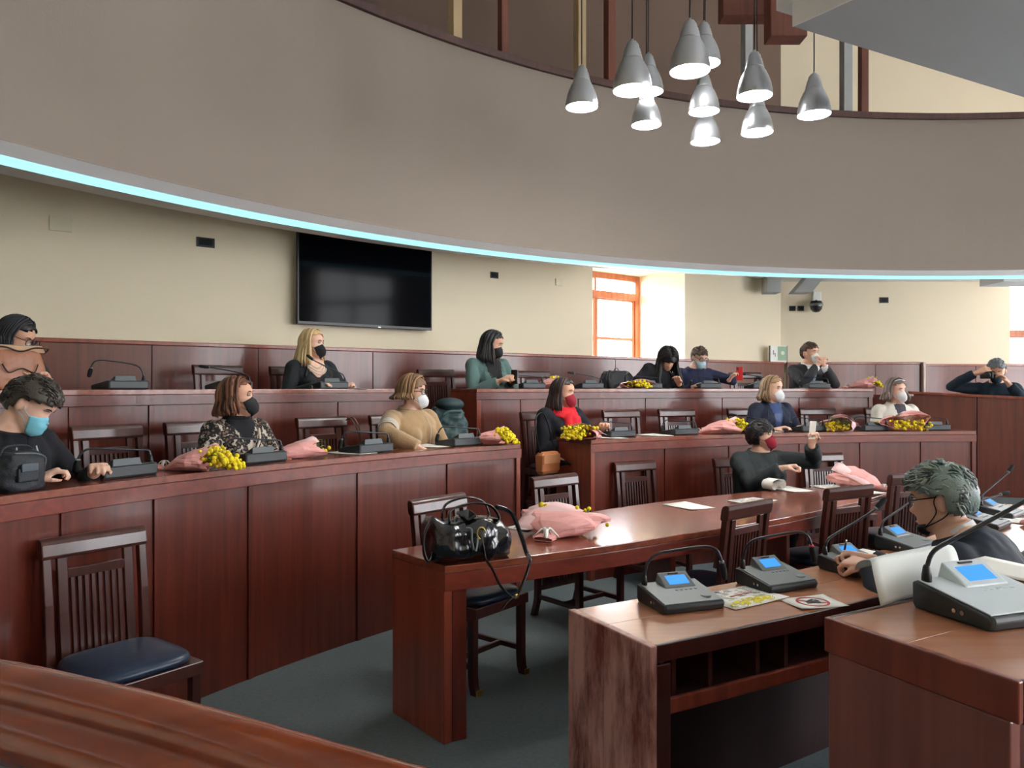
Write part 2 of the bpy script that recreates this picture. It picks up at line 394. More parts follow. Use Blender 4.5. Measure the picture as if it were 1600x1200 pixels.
for (x0, x1, yb, Y) in ((1204, 1262, 56, 7.2), (1130, 1245, 24, 7.6)):
    a, b = at(x0, yb, Y), at(x1, yb, Y)
    MB().box(((a.x+b.x)/2, Y+.1, a.z+.25), (b.x-a.x, .2, .5)).build('beam', M_beam, bev=.01, label='brown wooden beam end behind the white dropped ceiling, ' + ('lower one' if Y < 7.4 else 'upper one at the top edge'), cat='beam', group='beam ends under the upper ceiling')
# gallery railing posts on the fascia
for px, lab, mtl, w in ((710, 'leftmost beige square post on the round gallery front', M_post, .1), (785, 'dark square post on the gallery front, second from the left', M_beam, .08), (905, 'beige square post above the leftmost pendant lamp', M_post, .1),
                   (952, 'dark square post just right of the beige post over the leftmost pendant lamp', M_beam, .1), (1166, 'greyish square post rising behind the right-hand lamp cords', M_grey, .1), (1321, 'grey square post on the gallery front right of the rightmost pendant lamp', M_grey, .11), (1348, 'thinner dark post beside the grey post right of the rightmost lamp', M_beam, .09)):
    a = th(px, 9.17, FC); p = pol(9.16, a, 4.87, FC)
    mm = MB(); mm.box(p+V((0, 0, 1.7)), (w, w, 3.43), a); mm.build('gallery_post', mtl, bev=.006, label=lab, cat='post', group='posts on the gallery front')

# ---------------------------------------------------------------- council benches (curved, on tiers)
Z1, Z2 = 1.165, 1.585
R1, R2 = 7.55, 8.87
def bench(name, label, R, a0, a1, ztop, zf, joints, ends, topmat=None):
    """curved bench: a0 = left end angle (large), a1 = right end angle"""
    mid = pol(R+.2, (a0+a1)/2, zf); r = root(name, label, 'bench', tuple(mid), 0, 'curved council benches')
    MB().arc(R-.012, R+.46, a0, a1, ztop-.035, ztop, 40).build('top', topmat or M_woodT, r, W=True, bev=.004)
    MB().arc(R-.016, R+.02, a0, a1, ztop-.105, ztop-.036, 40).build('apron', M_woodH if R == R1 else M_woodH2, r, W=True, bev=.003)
    J = [a0]+joints+[a1]
    for i in range(len(J)-1):
        MB().arc(R+.006, R+.03, J[i]-.0006, J[i+1]+.0006, zf, ztop-.107, 8).build('panel', M_wood, r, W=True)
    for j in joints[::1]:
        MB().arc(R-.004, R+.006, j+.0012, j-.0028, zf, ztop-.107, 1).build('joint_strip', M_wood, r, W=True, bev=.002)
    for e, a in ((ends[0], a0), (ends[1], a1)):
        if e:
            s = 1 if a == a0 else -1
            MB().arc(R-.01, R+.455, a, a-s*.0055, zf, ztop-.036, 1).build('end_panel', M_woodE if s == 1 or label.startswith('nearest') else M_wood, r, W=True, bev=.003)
            MB().arc(R-.014, R+.455, a+s*.0006, a-s*.0002, ztop-.105, ztop-.036, 1).build('end_band', M_woodE, r, W=True)
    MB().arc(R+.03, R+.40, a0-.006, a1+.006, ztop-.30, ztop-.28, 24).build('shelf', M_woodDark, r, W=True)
    return r
bench('bench', 'nearest curved bench at the left, behind the blue-seated chair, with the leopard-print woman at it', R1, th(-200, R1), th(812, R1), Z1, 0, [th(p, R1) for p in (-60, 98, 243, 390, 560, 700)], (0, 1))
bench('bench', 'lower curved bench across the right half, behind the long table, with mimosa bunches along it', R1, th(922, R1), th(1524, R1), Z1, 0, [th(p, R1) for p in (1040, 1140, 1250, 1345, 1440)], (1, 1))
bench('bench', 'upper curved bench at the left where the blonde woman in black sits', R2, th(-160, R2), th(648, R2), Z2, .82, [th(p, R2) for p in (-20, 110, 235, 395, 530)], (0, 1))
bench('bench', 'upper curved bench across the middle where the woman in the grey-green coat sits', R2, th(744, R2), th(1363, R2), Z2, .40, [th(p, R2) for p in (815, 905, 1010, 1130, 1250)], (1, 1))
# raised flank parapet at the right
fa, fb = V((4.52, 8.62, 0)), V((7.6, 7.75, 0)); fd = (fb-fa).normalized(); fn = V((-fd.y, fd.x, 0))
r = root('parapet', 'tall bluish-lit wooden parapet closing the benches at the far right', 'parapet', tuple(fa))
def zt_f(s): return 1.552-.052*s
for i, (s0, s1) in enumerate(((0, .62), (.62, 1.05), (1.05, 1.9), (1.9, 3.2))):
    p, q = fa+fd*(s0+.002), fa+fd*(s1-.002); off = -fn*(.012 if i == 1 else 0)
    mm = MB(); vs = []
    for P, z in ((p, zt_f(s0)), (q, zt_f(s1))):
        for n in (off, fn*.05): vs += [P+n, P+n+V((0, 0, z-.03))]
    mm.add(vs, [(0, 4, 5, 1), (2, 3, 7, 6), (0, 1, 3, 2), (4, 6, 7, 5), (1, 5, 7, 3), (0, 2, 6, 4)]).build('panel', M_wood, r, W=True)
mm = MB(); vs = []
for P, z in ((fa-fd*.07, zt_f(-.07)), (fa+fd*3.2, zt_f(3.2))):
    for n in (-fn*.03, fn*.1): vs += [P+n+V((0, 0, z-.03)), P+n+V((0, 0, z))]
mm.add(vs, [(0, 4, 5, 1), (2, 3, 7, 6), (0, 1, 3, 2), (4, 6, 7, 5), (1, 5, 7, 3), (0, 2, 6, 4)]).build('cap_rail', M_woodE, r, W=True, bev=.005)
p = fa-fd*.02; MB().prism([p, p+fd*.03, p+fd*.03+V((.5, 2.2, 0)), p+V((.5, 2.2, 0))], .82, 1.5).build('side_panel', M_wood, r, W=True)

# ---------------------------------------------------------------- long lens-shaped table in the well
TF = [on(p, y, .8) for p, y in ((695, 885), (780, 875), (870, 863), (960, 851), (1057, 836), (1145, 822.5), (1240, 806), (1300, 792.5), (1352, 781), (1398, 767))]
TB = [pol(6.53, a) for a in [math.radians(x) for x in (147.0, 143, 138, 133, 128, 123, 118, 113, 110.5)]]
TB[0] = on(612, 859, .8); TB[0].z = 0
TF = [V((p.x, p.y, 0)) for p in TF]
def smoothpts(P, n):
    out = []
    for i in range(len(P)-1):
        p0, p1, p2, p3 = P[max(i-1, 0)], P[i], P[i+1], P[min(i+2, len(P)-1)]
        for k in range(n):
            t = k/n; out.append(.5*((2*p1)+(p2-p0)*t+(2*p0-5*p1+4*p2-p3)*t*t+(3*p1-p0-3*p2+p3)*t**3))
    return out+[P[-1]]
tf, tb = smoothpts(TF, 4), smoothpts(TB, 4)
TEND = TF[-1]+V((.12, .36, 0)); tb = [p for p in tb if p.x < TEND.x-.02]+[TEND]
outline = tf+tb[::-1]
t_mid = (TF[4]+TB[4])/2
r = root('long_table', 'long curved dark red table in the middle carrying the black handbag', 'table', tuple(t_mid))
MB().prism([(p.x, p.y) for p in outline], .765, .8).build('tabletop', M_woodT, r, W=True, bev=.004)
cen = (TF[4]+TB[4])/2
ins = [p+(V((cen.x+(p.x-cen.x)*.96, cen.y+(p.y-cen.y)*.96, 0))-p).normalized()*.012 for p in outline]
n = len(outline); rs = []
mm = MB()
def strip(P, z0, z1, t, mtl, nm):
    mm = MB(); rr = []
    for i, p in enumerate(P):
        d = (P[min(i+1, len(P)-1)]-P[max(i-1, 0)]).normalized(); nn = V((-d.y, d.x, 0))*t
        rr.append([p+V((0, 0, z0)), p+nn+V((0, 0, z0)), p+nn+V((0, 0, z1)), p+V((0, 0, z1))])
    mm.rings(rr).build(nm, mtl, r, W=True, bev=.002)
strip(tf, .685, .764, .03, M_woodH, 'apron'); strip(tb[::-1], .685, .764, .03, M_woodH, 'apron')
e0, e1 = TF[0], TB[0]; ed = (e1-e0).normalized(); en = V((ed.y, -ed.x, 0))
if en.x < 0: en = -en
MB().prism([e0, e1, e1+en*.03, e0+en*.03], .685, .764).build('end_band', M_woodE, r, W=True, bev=.002)
# end pedestals: a slab panel with a return at the near end, two inner panels, far end
def slab(p, q, t, nrm, nm='leg_panel', mtl=None, z1=.686):
    MB().prism([p, q, q+nrm*t, p+nrm*t], 0, z1).build(nm, mtl or M_woodE, r, W=True, bev=.004)
slab(e0+ed*.006, e1-ed*.006, .045, en, 'end_panel')
fd2 = (TF[1]-TF[0]).normalized(); slab(e0+en*.046+ed*.006, e0+en*.046+fd2*.07+ed*.006, .05, V((-fd2.y, fd2.x, 0)), 'end_return', M_wood)
for i, k in enumerate((4, 6)):
    p = TF[k]+(TB[k]-TF[k])*.15; q = TF[k]+(TB[k]-TF[k])*.85; slab(p, q, .045, (TF[k+1]-TF[k]).normalized())
q0, q1 = TF[-1], TEND; qd = (q1-q0).normalized(); slab(q0+qd*.01, q1-qd*.01, .045, V((-qd.y, qd.x, 0)), 'end_panel')
MB().prism([q0, q1, q1+V((-qd.y, qd.x, 0))*.03, q0+V((-qd.y, qd.x, 0))*.03], .685, .764).build('end_band', M_woodE, r, W=True)
def frac(k, f): return TF[k]+(TB[k]-TF[k])*f

# ---------------------------------------------------------------- clerks' desk with open shelves
CB = [on(p, y, .8) for p, y in ((899.5, 952), (1003, 934.5), (1162, 907), (1282, 883), (1344, 868), (1446, 840))]
CB = [V((p.x, p.y, 0)) for p in CB]+[V((2.75, 4.62, 0)), V((3.35, 5.28, 0))]
cb = smoothpts(CB, 4)
def offs(P, d):
    out = []
    for i, p in enumerate(P):
        t = (P[min(i+1, len(P)-1)]-P[max(i-1, 0)]).normalized(); out.append(p+V((t.y, -t.x, 0))*d)
    return out
r = root('clerk_desk', 'worn reddish clerks desk with open shelf slots, carrying a row of microphones with lit screens', 'desk', tuple(cb[6]))
def band(d0, d1, z0, z1, mtl, nm, P=None, bev=.003):
    P = P or cb; a, b = offs(P, d0), offs(P, d1)
    MB().rings([[p+V((0, 0, z0)), q+V((0, 0, z0)), q+V((0, 0, z1)), p+V((0, 0, z1))] for p, q in zip(a, b)]).build(nm, mtl, r, W=True, bev=bev)
band(0, .198, .77, .8, M_woodT2, 'top_board', bev=.001); band(.2, .435, .77, .8, M_woodT2, 'top_board', bev=.001); band(.436, .45, .745, .802, M_woodD, 'edge_strip')
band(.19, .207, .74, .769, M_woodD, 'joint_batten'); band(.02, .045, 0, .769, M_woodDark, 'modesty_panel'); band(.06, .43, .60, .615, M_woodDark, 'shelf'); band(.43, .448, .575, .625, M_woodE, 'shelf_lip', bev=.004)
oc, ob = offs(cb, .42), offs(cb, .08)
for i in (0, 1, 3, 5, 6, 8, 10, 12, 14, 17, 20, 23):
    d = (cb[min(i+1, len(cb)-1)]-cb[max(0, i-1)]).normalized()*.018
    p, q = oc[i]+d*2, ob[i]+d*2
    MB().prism([p, q, q+d, p+d], .616, .768).build('divider', M_woodD, r, W=True)
p0, p1 = offs(cb, -.004)[0], offs(cb, .452)[0]; pd = (cb[1]-cb[0]).normalized(); pm = p0+(p1-p0)*.47
MB().prism([p0, pm-(p1-p0)*.004, pm-(p1-p0)*.004-pd*.03, p0-pd*.03], 0, .803).build('end_panel', M_woodW, r, W=True, bev=.004)
MB().prism([pm, p1, p1-pd*.03, pm-pd*.03], 0, .803).build('end_panel', M_woodW, r, W=True, bev=.004)
q = p1-(p1-p0)*.02; MB().prism([q, p1, p1+pd*.055, q+pd*.055], 0, .74).build('front_post', M_woodD, r, W=True, bev=.004)
i = len(cb)-1; p, q = offs(cb, .0)[i], offs(cb, .45)[i]; MB().prism([p, q, q+pd*.03, p+pd*.03], 0, .77).build('end_panel', M_woodE, r, W=True)

# ---------------------------------------------------------------- presiding desk at the right foreground
ZD = 1.07
g0, g1 = on(1289, 965.5, ZD), on(1594, 1068, ZD); g0.z = g1.z = 0
gd = V((.87, .49, 0)).normalized(); ge = (g1-g0)
r = root('presiding_desk', 'big reddish desk in the right foreground carrying the largest silver microphone', 'desk', tuple(g0))
gm = g0+ge*.46
def para(p, e, z0, z1, Ln, nm, mtl, bev=.003): MB().prism([p, p+e, p+e+gd*Ln, p+gd*Ln], z0, z1).build(nm, mtl, r, W=True, bev=bev)
para(g0+gd*.012+ge*.03, ge*.4275, ZD-.03, ZD, 2.2, 'top_board', M_woodT2, .001); para(gm+gd*.012-ge*.001, ge*.52, ZD-.03, ZD, 2.2, 'top_board', M_woodT2, .001)
para(g0-gd*.004, ge*1.0, ZD-.075, ZD+.003, .016, 'edge_strip', M_woodE); para(g0+gd*.012, ge*.028, ZD-.05, ZD+.003, 2.2, 'edge_strip', M_woodD); para(gm+ge*.52+gd*.012, ge*.02, ZD-.05, ZD+.003, 2.2, 'edge_strip', M_woodD)
para(g0+gd*.0+ge*.02, ge*.94, .27, ZD-.076, .035, 'end_panel', M_woodP, .004); para(g0+gd*.02+ge*.05, ge*.06, .27, ZD-.031, 2.15, 'modesty_panel', M_wood)
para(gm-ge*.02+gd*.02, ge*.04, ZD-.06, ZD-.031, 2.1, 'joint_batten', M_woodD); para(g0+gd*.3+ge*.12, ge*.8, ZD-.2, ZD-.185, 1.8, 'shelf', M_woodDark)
mm = MB().prism([g0-ge*.25-gd*.9, g0-ge*.25+gd*3, g0+ge*4+gd*3, g0+ge*4-gd*.9], .001, .27); mm.build('platform.002', M_carpet, kind='structure')

# ---------------------------------------------------------------- foreground handrail
RP = [on(p, y, 1.16) for p, y in ((-420, 988), (-200, 1006), (0, 1031), (160, 1064), (315, 1101), (540, 1165), (690, 1206), (830, 1250))]
RP = smoothpts([V((p.x, p.y, 0)) for p in RP], 4)
prof = [(-.012, -.03), (-.004, -.012), (.012, 0), (.03, .003), (.05, -.006), (.062, -.022), (.066, -.038), (.062, -.046), (.070, -.05), (.086, -.06), (.096, -.082), (.094, -.108), (.078, -.128), (.05, -.136), (.01, -.13), (-.012, -.1)]
rs = []
for i, p in enumerate(RP):
    t = (RP[min(i+1, len(RP)-1)]-RP[max(i-1, 0)]).normalized(); nn = V((t.y, -t.x, 0))
    if nn.y > 0: nn = -nn
    rs.append([p+nn*a+V((0, 0, 1.168+b)) for a, b in prof])
r = root('handrail', 'thick glossy orange-brown moulded handrail across the bottom left corner', 'handrail', (RP[8].x, RP[8].y, 0))
MB().rings(rs).build('rail', M_rail, r, W=True, smooth=True)
MB().rings([[p+V((.03*k[0], -.03-.03*k[1], k[2])) for k in ((-1, -1, .0), (1, -1, .0), (1, -1, 1.03), (-1, -1, 1.03))] for p in (RP[2],)]+[[p+V((0, 0, 0)) for p in ()]] if False else [[RP[2]+V((-.03, -.03, 0)), RP[2]+V((.03, -.03, 0)), RP[2]+V((.03, -.07, 0)), RP[2]+V((-.03, -.07, 0))], [RP[2]+V((-.03, -.03, 1.04)), RP[2]+V((.03, -.03, 1.04)), RP[2]+V((.03, -.07, 1.04)), RP[2]+V((-.03, -.07, 1.04))]]).build('post', M_woodD, r, W=True, bev=.004)

# ---------------------------------------------------------------- chairs
def make_chair(label, group):
    r = root('slatted_chair', label, 'chair', (0, 0, 0), 0, group)
    mm = MB().box((0, .02, .425), (.44, .44, .055)); mm.build('seat_frame', M_woodD, r, bev=.004)
    # cushion: domed
    rs = []
    for k, (f, z) in enumerate(((.97, .453), (1.0, .462), (.985, .478), (.93, .49), (.78, .499), (.5, .504))):
        rs.append([(.212*f*(abs(math.cos(a))**.45)*(1 if math.cos(a) > 0 else -1), .02+.212*f*(abs(math.sin(a))**.45)*(1 if math.sin(a) > 0 else -1), z) for a in [2*PI*(i+.5)/28 for i in range(28)]])
    MB().rings(rs).build('seat_cushion', M_leather, r, smooth=True)
    for s in (-1, 1):
        b = MB().rings([[(s*.2+dx*w, -.2+dy*w+y, z) for dx, dy in ((-.02, -.02), (.02, -.02), (.02, .02), (-.02, .02))] for z, y, w in ((0, -.045, 1), (.12, -.01, 1), (.42, .0, 1), (.7, -.02, .9), (.90, -.045, .85))])
        b.build('rear_post', M_woodD, r, bev=.004)
        f = MB().rings([[(s*.2+dx, .2+dy+y, z) for dx, dy in ((-.02, -.02), (.02, -.02), (.02, .02), (-.02, .02))] for z, y in ((0, .02), (.04, .006), (.1, 0), (.4, 0))])
        f = f.build('front_leg', M_woodD, r, bev=.003)
        MB().box((s*.2, .243, .016), (.04, .006, .03)).build('brass_tip', M_brass, f)
        MB().box((s*.2, 0, .14), (.022, .37, .03)).build('side_stretcher', M_woodD, r, bev=.003)
    MB().box((0, 0.05, .14), (.378, .022, .03)).build('cross_stretcher', M_woodD, r, bev=.003)
    rs = []
    for z, y, t in ((.885, -.242, .02), (.90, -.245, .025), (.945, -.252, .025), (.962, -.256, .02), (.97, -.262, .008)):
        rs.append([(-.222, y-t, z), (.222, y-t, z), (.222, y+t, z), (-.222, y+t, z)])
    MB().rings(rs).build('top_rail', M_woodD, r, bev=.006)
    yb = lambda z: -.2-(.0 if z < .42 else (z-.42)*.095)
    for s in (-1, 1):
        MB().rings([[(s*.138-.02, yb(z)-.011, z), (s*.138+.02, yb(z)-.011, z), (s*.138+.02, yb(z)+.011, z), (s*.138-.02, yb(z)+.011, z)] for z in (.2, .42, .65, .886)]).build('inner_stile', M_woodD, r, bev=.003)
    for z0, z1 in ((.795, .835), (.18, .215)):
        MB().box((0, yb((z0+z1)/2), (z0+z1)/2), (.24 if z0 > .5 else .37, .02, z1-z0)).build('inner_rail', M_woodD, r, bev=.003)
    for k in range(8):
        x = -.098+.196*k/7
        MB().rings([[(x-.0075, yb(z)-.007, z), (x+.0075, yb(z)-.007, z), (x+.0075, yb(z)+.007, z), (x-.0075, yb(z)+.007, z)] for z in (.21, .42, .6, .8)]).build('slat', M_woodD, r)
    return r
CG = 'dark slatted chairs with blue seats'
chair0 = None
def put_chair(p, z, rz, label, scale=1):
    global chair0
    if chair0 is None:
        chair0 = make_chair(label, CG); c = chair0; c.location = (p.x, p.y, z); c.rotation_euler = (0, 0, rz); c.scale = (scale,)*3
    else: c = copy_thing(chair0, (p.x, p.y, z), rz, label, CG, scale)
    return c
def face_c(p, off=0):   # heading whose +Y looks to the hemicycle centre
    return math.atan2(CY-p.y, CX-p.x)-PI/2+off
def chair_R(px, R, z, label, off=0):
    p = ray(px, R); return put_chair(p, z, face_c(p, off), label)
chair_R(192, 7.215, 0, 'nearest blue-seated slatted chair against the left bench front, above the handrail', -.2)
chair_R(735, 6.62, 0, 'slatted chair with blue seat tucked under the table end behind the black handbag')
chair_R(905, 6.86, 0, 'slatted chair behind the long table, in front of the red-scarf woman')
chair_R(1022, 7.27, 0, 'dark slatted chair against the lower right bench, left of the red-masked woman')
chair_R(1312, 7.27, 0, 'dark slatted chair against the lower right bench, right of the red-masked woman')
for px, Yc, lab in ((1108, 4.42, 'slatted chair backing the viewer at the near side of the long table, left of three'), (1275, 5.12, 'slatted chair backing the viewer at the near side of the long table, middle of three'), (1384, 5.86, 'bluish-lit slatted chair at the far right end of the long table, narrowest of three')):
    p = V(((px-800)/F*Yc, Yc, 0)); put_chair(p, 0, face_c(p, PI), lab)
def chair_row(px, row, label, dR=.86): return chair_R(px, (R1 if row == 1 else R2)+dR, .40 if row == 1 else .82, label)
chair_row(205, 1, 'empty slatted chair at the near left bench between the young man and the leopard-print woman')
chair_row(340, 1, 'slatted chair under the woman in the leopard-print top')
chair_row(532, 1, 'empty slatted chair with a strap over it, left of the woman in the tan sweater')
chair_row(640, 1, 'chair under the woman in the tan sweater')
chair_row(20, 1, 'chair under the young man looking down at the far left')
chair_row(868, 1, 'chair under the woman with the red scarf', .75)
chair_row(992, 1, 'empty slatted chair at the lower right bench, first to the right of the red-scarf woman')
chair_row(1078, 1, 'empty slatted chair at the lower right bench, second to the right of the red-scarf woman')
chair_row(1185, 1, 'chair under the blonde woman in navy with a white mask')
chair_row(1297, 1, 'empty hazy slatted chair between the navy-clad blonde and the woman in white')
chair_row(1400, 1, 'chair under the woman in the white jacket')
chair_row(364, 2, 'empty slatted chair on the upper tier left of the blonde woman in black', .72)
chair_row(478, 2, 'chair under the blonde woman in the black blazer', .72)
chair_row(700, 2, 'slatted chair in the gap left of the woman in the grey-green coat', .72)
chair_row(776, 2, 'chair under the woman in the grey-green coat', .72)
chair_row(850, 2, 'slatted chair behind the pink bunch right of the grey-green coat', .72)
chair_row(1180, 2, 'empty slatted chair between the man with the red phone and the man with clasped hands', .72)
# ---------------------------------------------------------------- pendant lamps over the well
LG = 'cluster of metal bell pendant lamps'
def lamp_profile(sc): pass
lamp0 = None
def lamp(px, pyb, w, label):
    global lamp0
    Y = .24*F/w; p = at(px, pyb-8, Y)          # pyb: lower rim of the bell
    if lamp0 is None:
        r = root('pendant_lamp', label, 'lamp', tuple(p), 0, LG); lamp0 = r
        prof = [(.120, 0), (.121, .006), (.118, .04), (.108, .09), (.094, .13), (.078, .165), (.066, .185), (.062, .195)]
        MB().lathe(prof, 32, caps=False).build('shade', M_lampm, r, smooth=True, solid=.003)
        cp = [(.062, .193), (.064, .20), (.060, .206), (.060, .218), (.056, .224), (.056, .236), (.051, .242), (.051, .254), (.045, .262), (.040, .285), (.026, .305), (.010, .315), (.006, .325)]
        MB().lathe(cp, 28).build('socket_cap', M_lampm, r, smooth=True, bev=0)
        MB().lathe([(.117, .006), (.095, -.003), (.05, -.012), (.012, -.015)], 28).build('diffuser', M_lampe, r, smooth=True)
        MB().tube([(0, 0, .32), (0, 0, 5.2)], .0045, 6).build('cord', M_black, r)
    else: copy_thing(lamp0, tuple(p), 0, label, LG)
for px, yb, w, lab in ((909, 176, 50, 'leftmost pendant lamp of the cluster'), (988, 150, 60, 'big pendant lamp, second from the left, overlapping a farther one'), (1013, 152, 46, 'pendant lamp half hidden behind the second lamp from the left'),
                   (1010, 204, 46, 'low pendant lamp under the overlapping left pair'), (1078, 120, 62, 'largest and highest pendant lamp in the cluster'), (1100, 108, 50, 'pendant lamp mostly hidden behind the largest one'),
                   (1100, 183, 47, 'pendant lamp right under the largest one'), (1102, 230, 45, 'lowest pendant lamp of the cluster'), (1179, 159, 54, 'pendant lamp above another in the right-hand pair'), (1183, 216, 48, 'lower pendant lamp of the right-hand pair'), (1272, 188, 50, 'rightmost pendant lamp of the cluster')):
    lamp(px, yb, w, lab)

# ---------------------------------------------------------------- television and wall fittings
T0, T1 = wl(-2.13), wl(-2.13+.82*1.6); tc = (T0+T1)/2; hz = .455
tz = (EYE+(605-364)*7.48/F + EYE+(605-507)*7.48/F)/2; hz = (507-364)*7.48/F/2
T1 = V(((667-800)/F*(9.0775/(1+.75*133/F)), 9.0775/(1+.75*133/F), 0)); tc = (T0+T1)/2; tw = (T1-T0).length
r = root('television', 'large black wall television on the cream wall above the blonde woman', 'television', (tc.x, tc.y, tz), math.atan2(.6, .8))
MB().box((0, -.09, 0), (tw, .04, 2*hz)).build('bezel', M_black, r, bev=.004)
MB().box((0, -.112, .006), (tw-.03, .004, 2*hz-.045)).build('screen', M_screen, r)
MB().box((0, -.035, 0), (.5, .07, .4)).build('wall_bracket', M_black, r)
MB().box((.06, -.09, hz+.012), (.09, .035, .024)).build('sensor_bar', M_black, r)
MB().box((.12, -.114, -hz+.006), (.03, .003, .006)).build('emblem', M_chrome, r)
def wplate(px, py, wpx_, hpx, mtl, label, name='wall_socket', cat='wall socket', screw=True):
    p = wpx(px); Y = p.y; z = EYE+(605-py)/F*Y; w = wpx_/F*Y*1.25; h = hpx/F*Y
    r = root(name, label, cat, (p.x, p.y, z), math.atan2(.6, .8))
    MB().box((0, -.006, 0), (w, .012, h)).build('plate', mtl, r, bev=.003)
    if screw:
        MB().box((0, -.0135, 0), (w*.75, .004, h*.66)).build('insert', M_blackm, r, bev=.001)
wplate(95, 350, 25, 23, M_plate, 'cream square cover plate high on the wall at the far left', 'cover_plate', 'cover plate', False)
wplate(321, 379, 22, 15, M_black, 'black rectangular wall socket left of the television')
wplate(772, 430, 12, 10, M_black, 'small black wall socket right of the television')
wplate(873, 441, 11, 11, M_plate, 'faint cream cover plate left of the sunlit window', 'cover_plate', 'cover plate', False)
def rplate(px, py, w, h, mtl, label, name='wall_socket', cat='wall socket'):
    p = at(px, py, YR); w, h = w/F*YR, h/F*YR
    r = root(name, label, cat, tuple(p))
    MB().box((0, -.006, 0), (w, .012, h)).build('plate', mtl, r, bev=.003); MB().box((0, -.014, 0), (w*.72, .004, h*.62)).build('insert', M_blackm, r)
    return r
rplate(1238, 482, 10, 8, M_black, 'small dark wall socket, left of two beside the dome camera')
rplate(1251, 482, 10, 8, M_black, 'small dark wall socket between its twin and the dome camera')
rplate(1381, 469, 14, 9, M_unit, 'dark grey wall socket alone on the wall right of the camera')
p = at(1271, 477, YR); r = root('dome_camera', 'black dome camera on a white wall bracket in the room corner', 'camera', tuple(p))
MB().box((.04, -.03, .09), (.14, .06, .26)).build('bracket', M_white, r, bev=.02, seg=3)
MB().lathe([(.0, -.13), (.05, -.12), (.085, -.08), (.095, -.03), (.095, .02), (.08, .05), (0.0, .055)], 24, M=Matrix.Translation((-.02, -.16, 0))).build('dome', M_black, r, smooth=True)
MB().lathe([(.1, -.03), (.104, -.02), (.104, .0), (.1, .01)], 24, M=Matrix.Translation((-.02, -.16, 0)), caps=False).build('trim_ring', M_unit2, r, smooth=True)
MB().box((.0, -.255, -.03), (.05, .012, .012)).build('lens_slot', M_chrome, r)
MB().tube([(.02, -.05, .06), (-.01, -.12, .05), (-.02, -.16, .05)], .02).build('arm', M_unit, r)
for px0, px1, dx, lab in ((1198, 1221, 0, 'left grey duct end under the gallery in the room corner'), (1240, 1268, .22, 'slanted grey duct end right of the other one in the corner')):
    a, b = at(px0, 457, 11.6), at(px1, 457, 11.6); z0 = a.z
    mm = MB().rings([[(a.x, 11.6, z0), (b.x, 11.6, z0), (b.x, 11.85, z0), (a.x, 11.85, z0)], [(a.x+dx, 11.6, 3.285), (b.x+dx, 11.6, 3.285), (b.x+dx, 11.85, 3.285), (a.x+dx, 11.85, 3.285)]])
    mm.build('duct', M_grey, bev=.01, label=lab, cat='duct', group='ducts in the room corner')
# poster leaning on the panelling cap in the corner
p0 = at(1202, 560, 11.95); r = root('notice_board', 'small pale green and white framed notice standing on the panelling in the room corner', 'notice', (p0.x+.0, 11.93, 2.0), .25)
MB().box((.15, 0, .12), (.31, .018, .25)).build('backing', M_paper, r, bev=.003)
MB().box((.215, -.0105, .125), (.16, .004, .22)).build('green_area', mat('sage', S(150, 176, 150), .7), r)
for x, z, w, h in ((.06, .14, .012, .07), (.085, .12, .02, .02), (.09, .09, .012, .03)): MB().box((x, -.0105, z), (w, .004, h)).build('print', M_unit2, r)
MB().lathe([(.03, 0), (.034, .003), (.034, .006), (.03, .009)], 20, M=Matrix.Translation((.215, -.012, .13)) @ Matrix.Rotation(PI/2, 4, 'X')).build('print', mat('pale_green', S(200, 214, 190), .7), r)
for x in (.0, .3): MB().box((x+.0, -.002, .12), (.012, .026, .25)).build('frame_side', M_unit2, r)

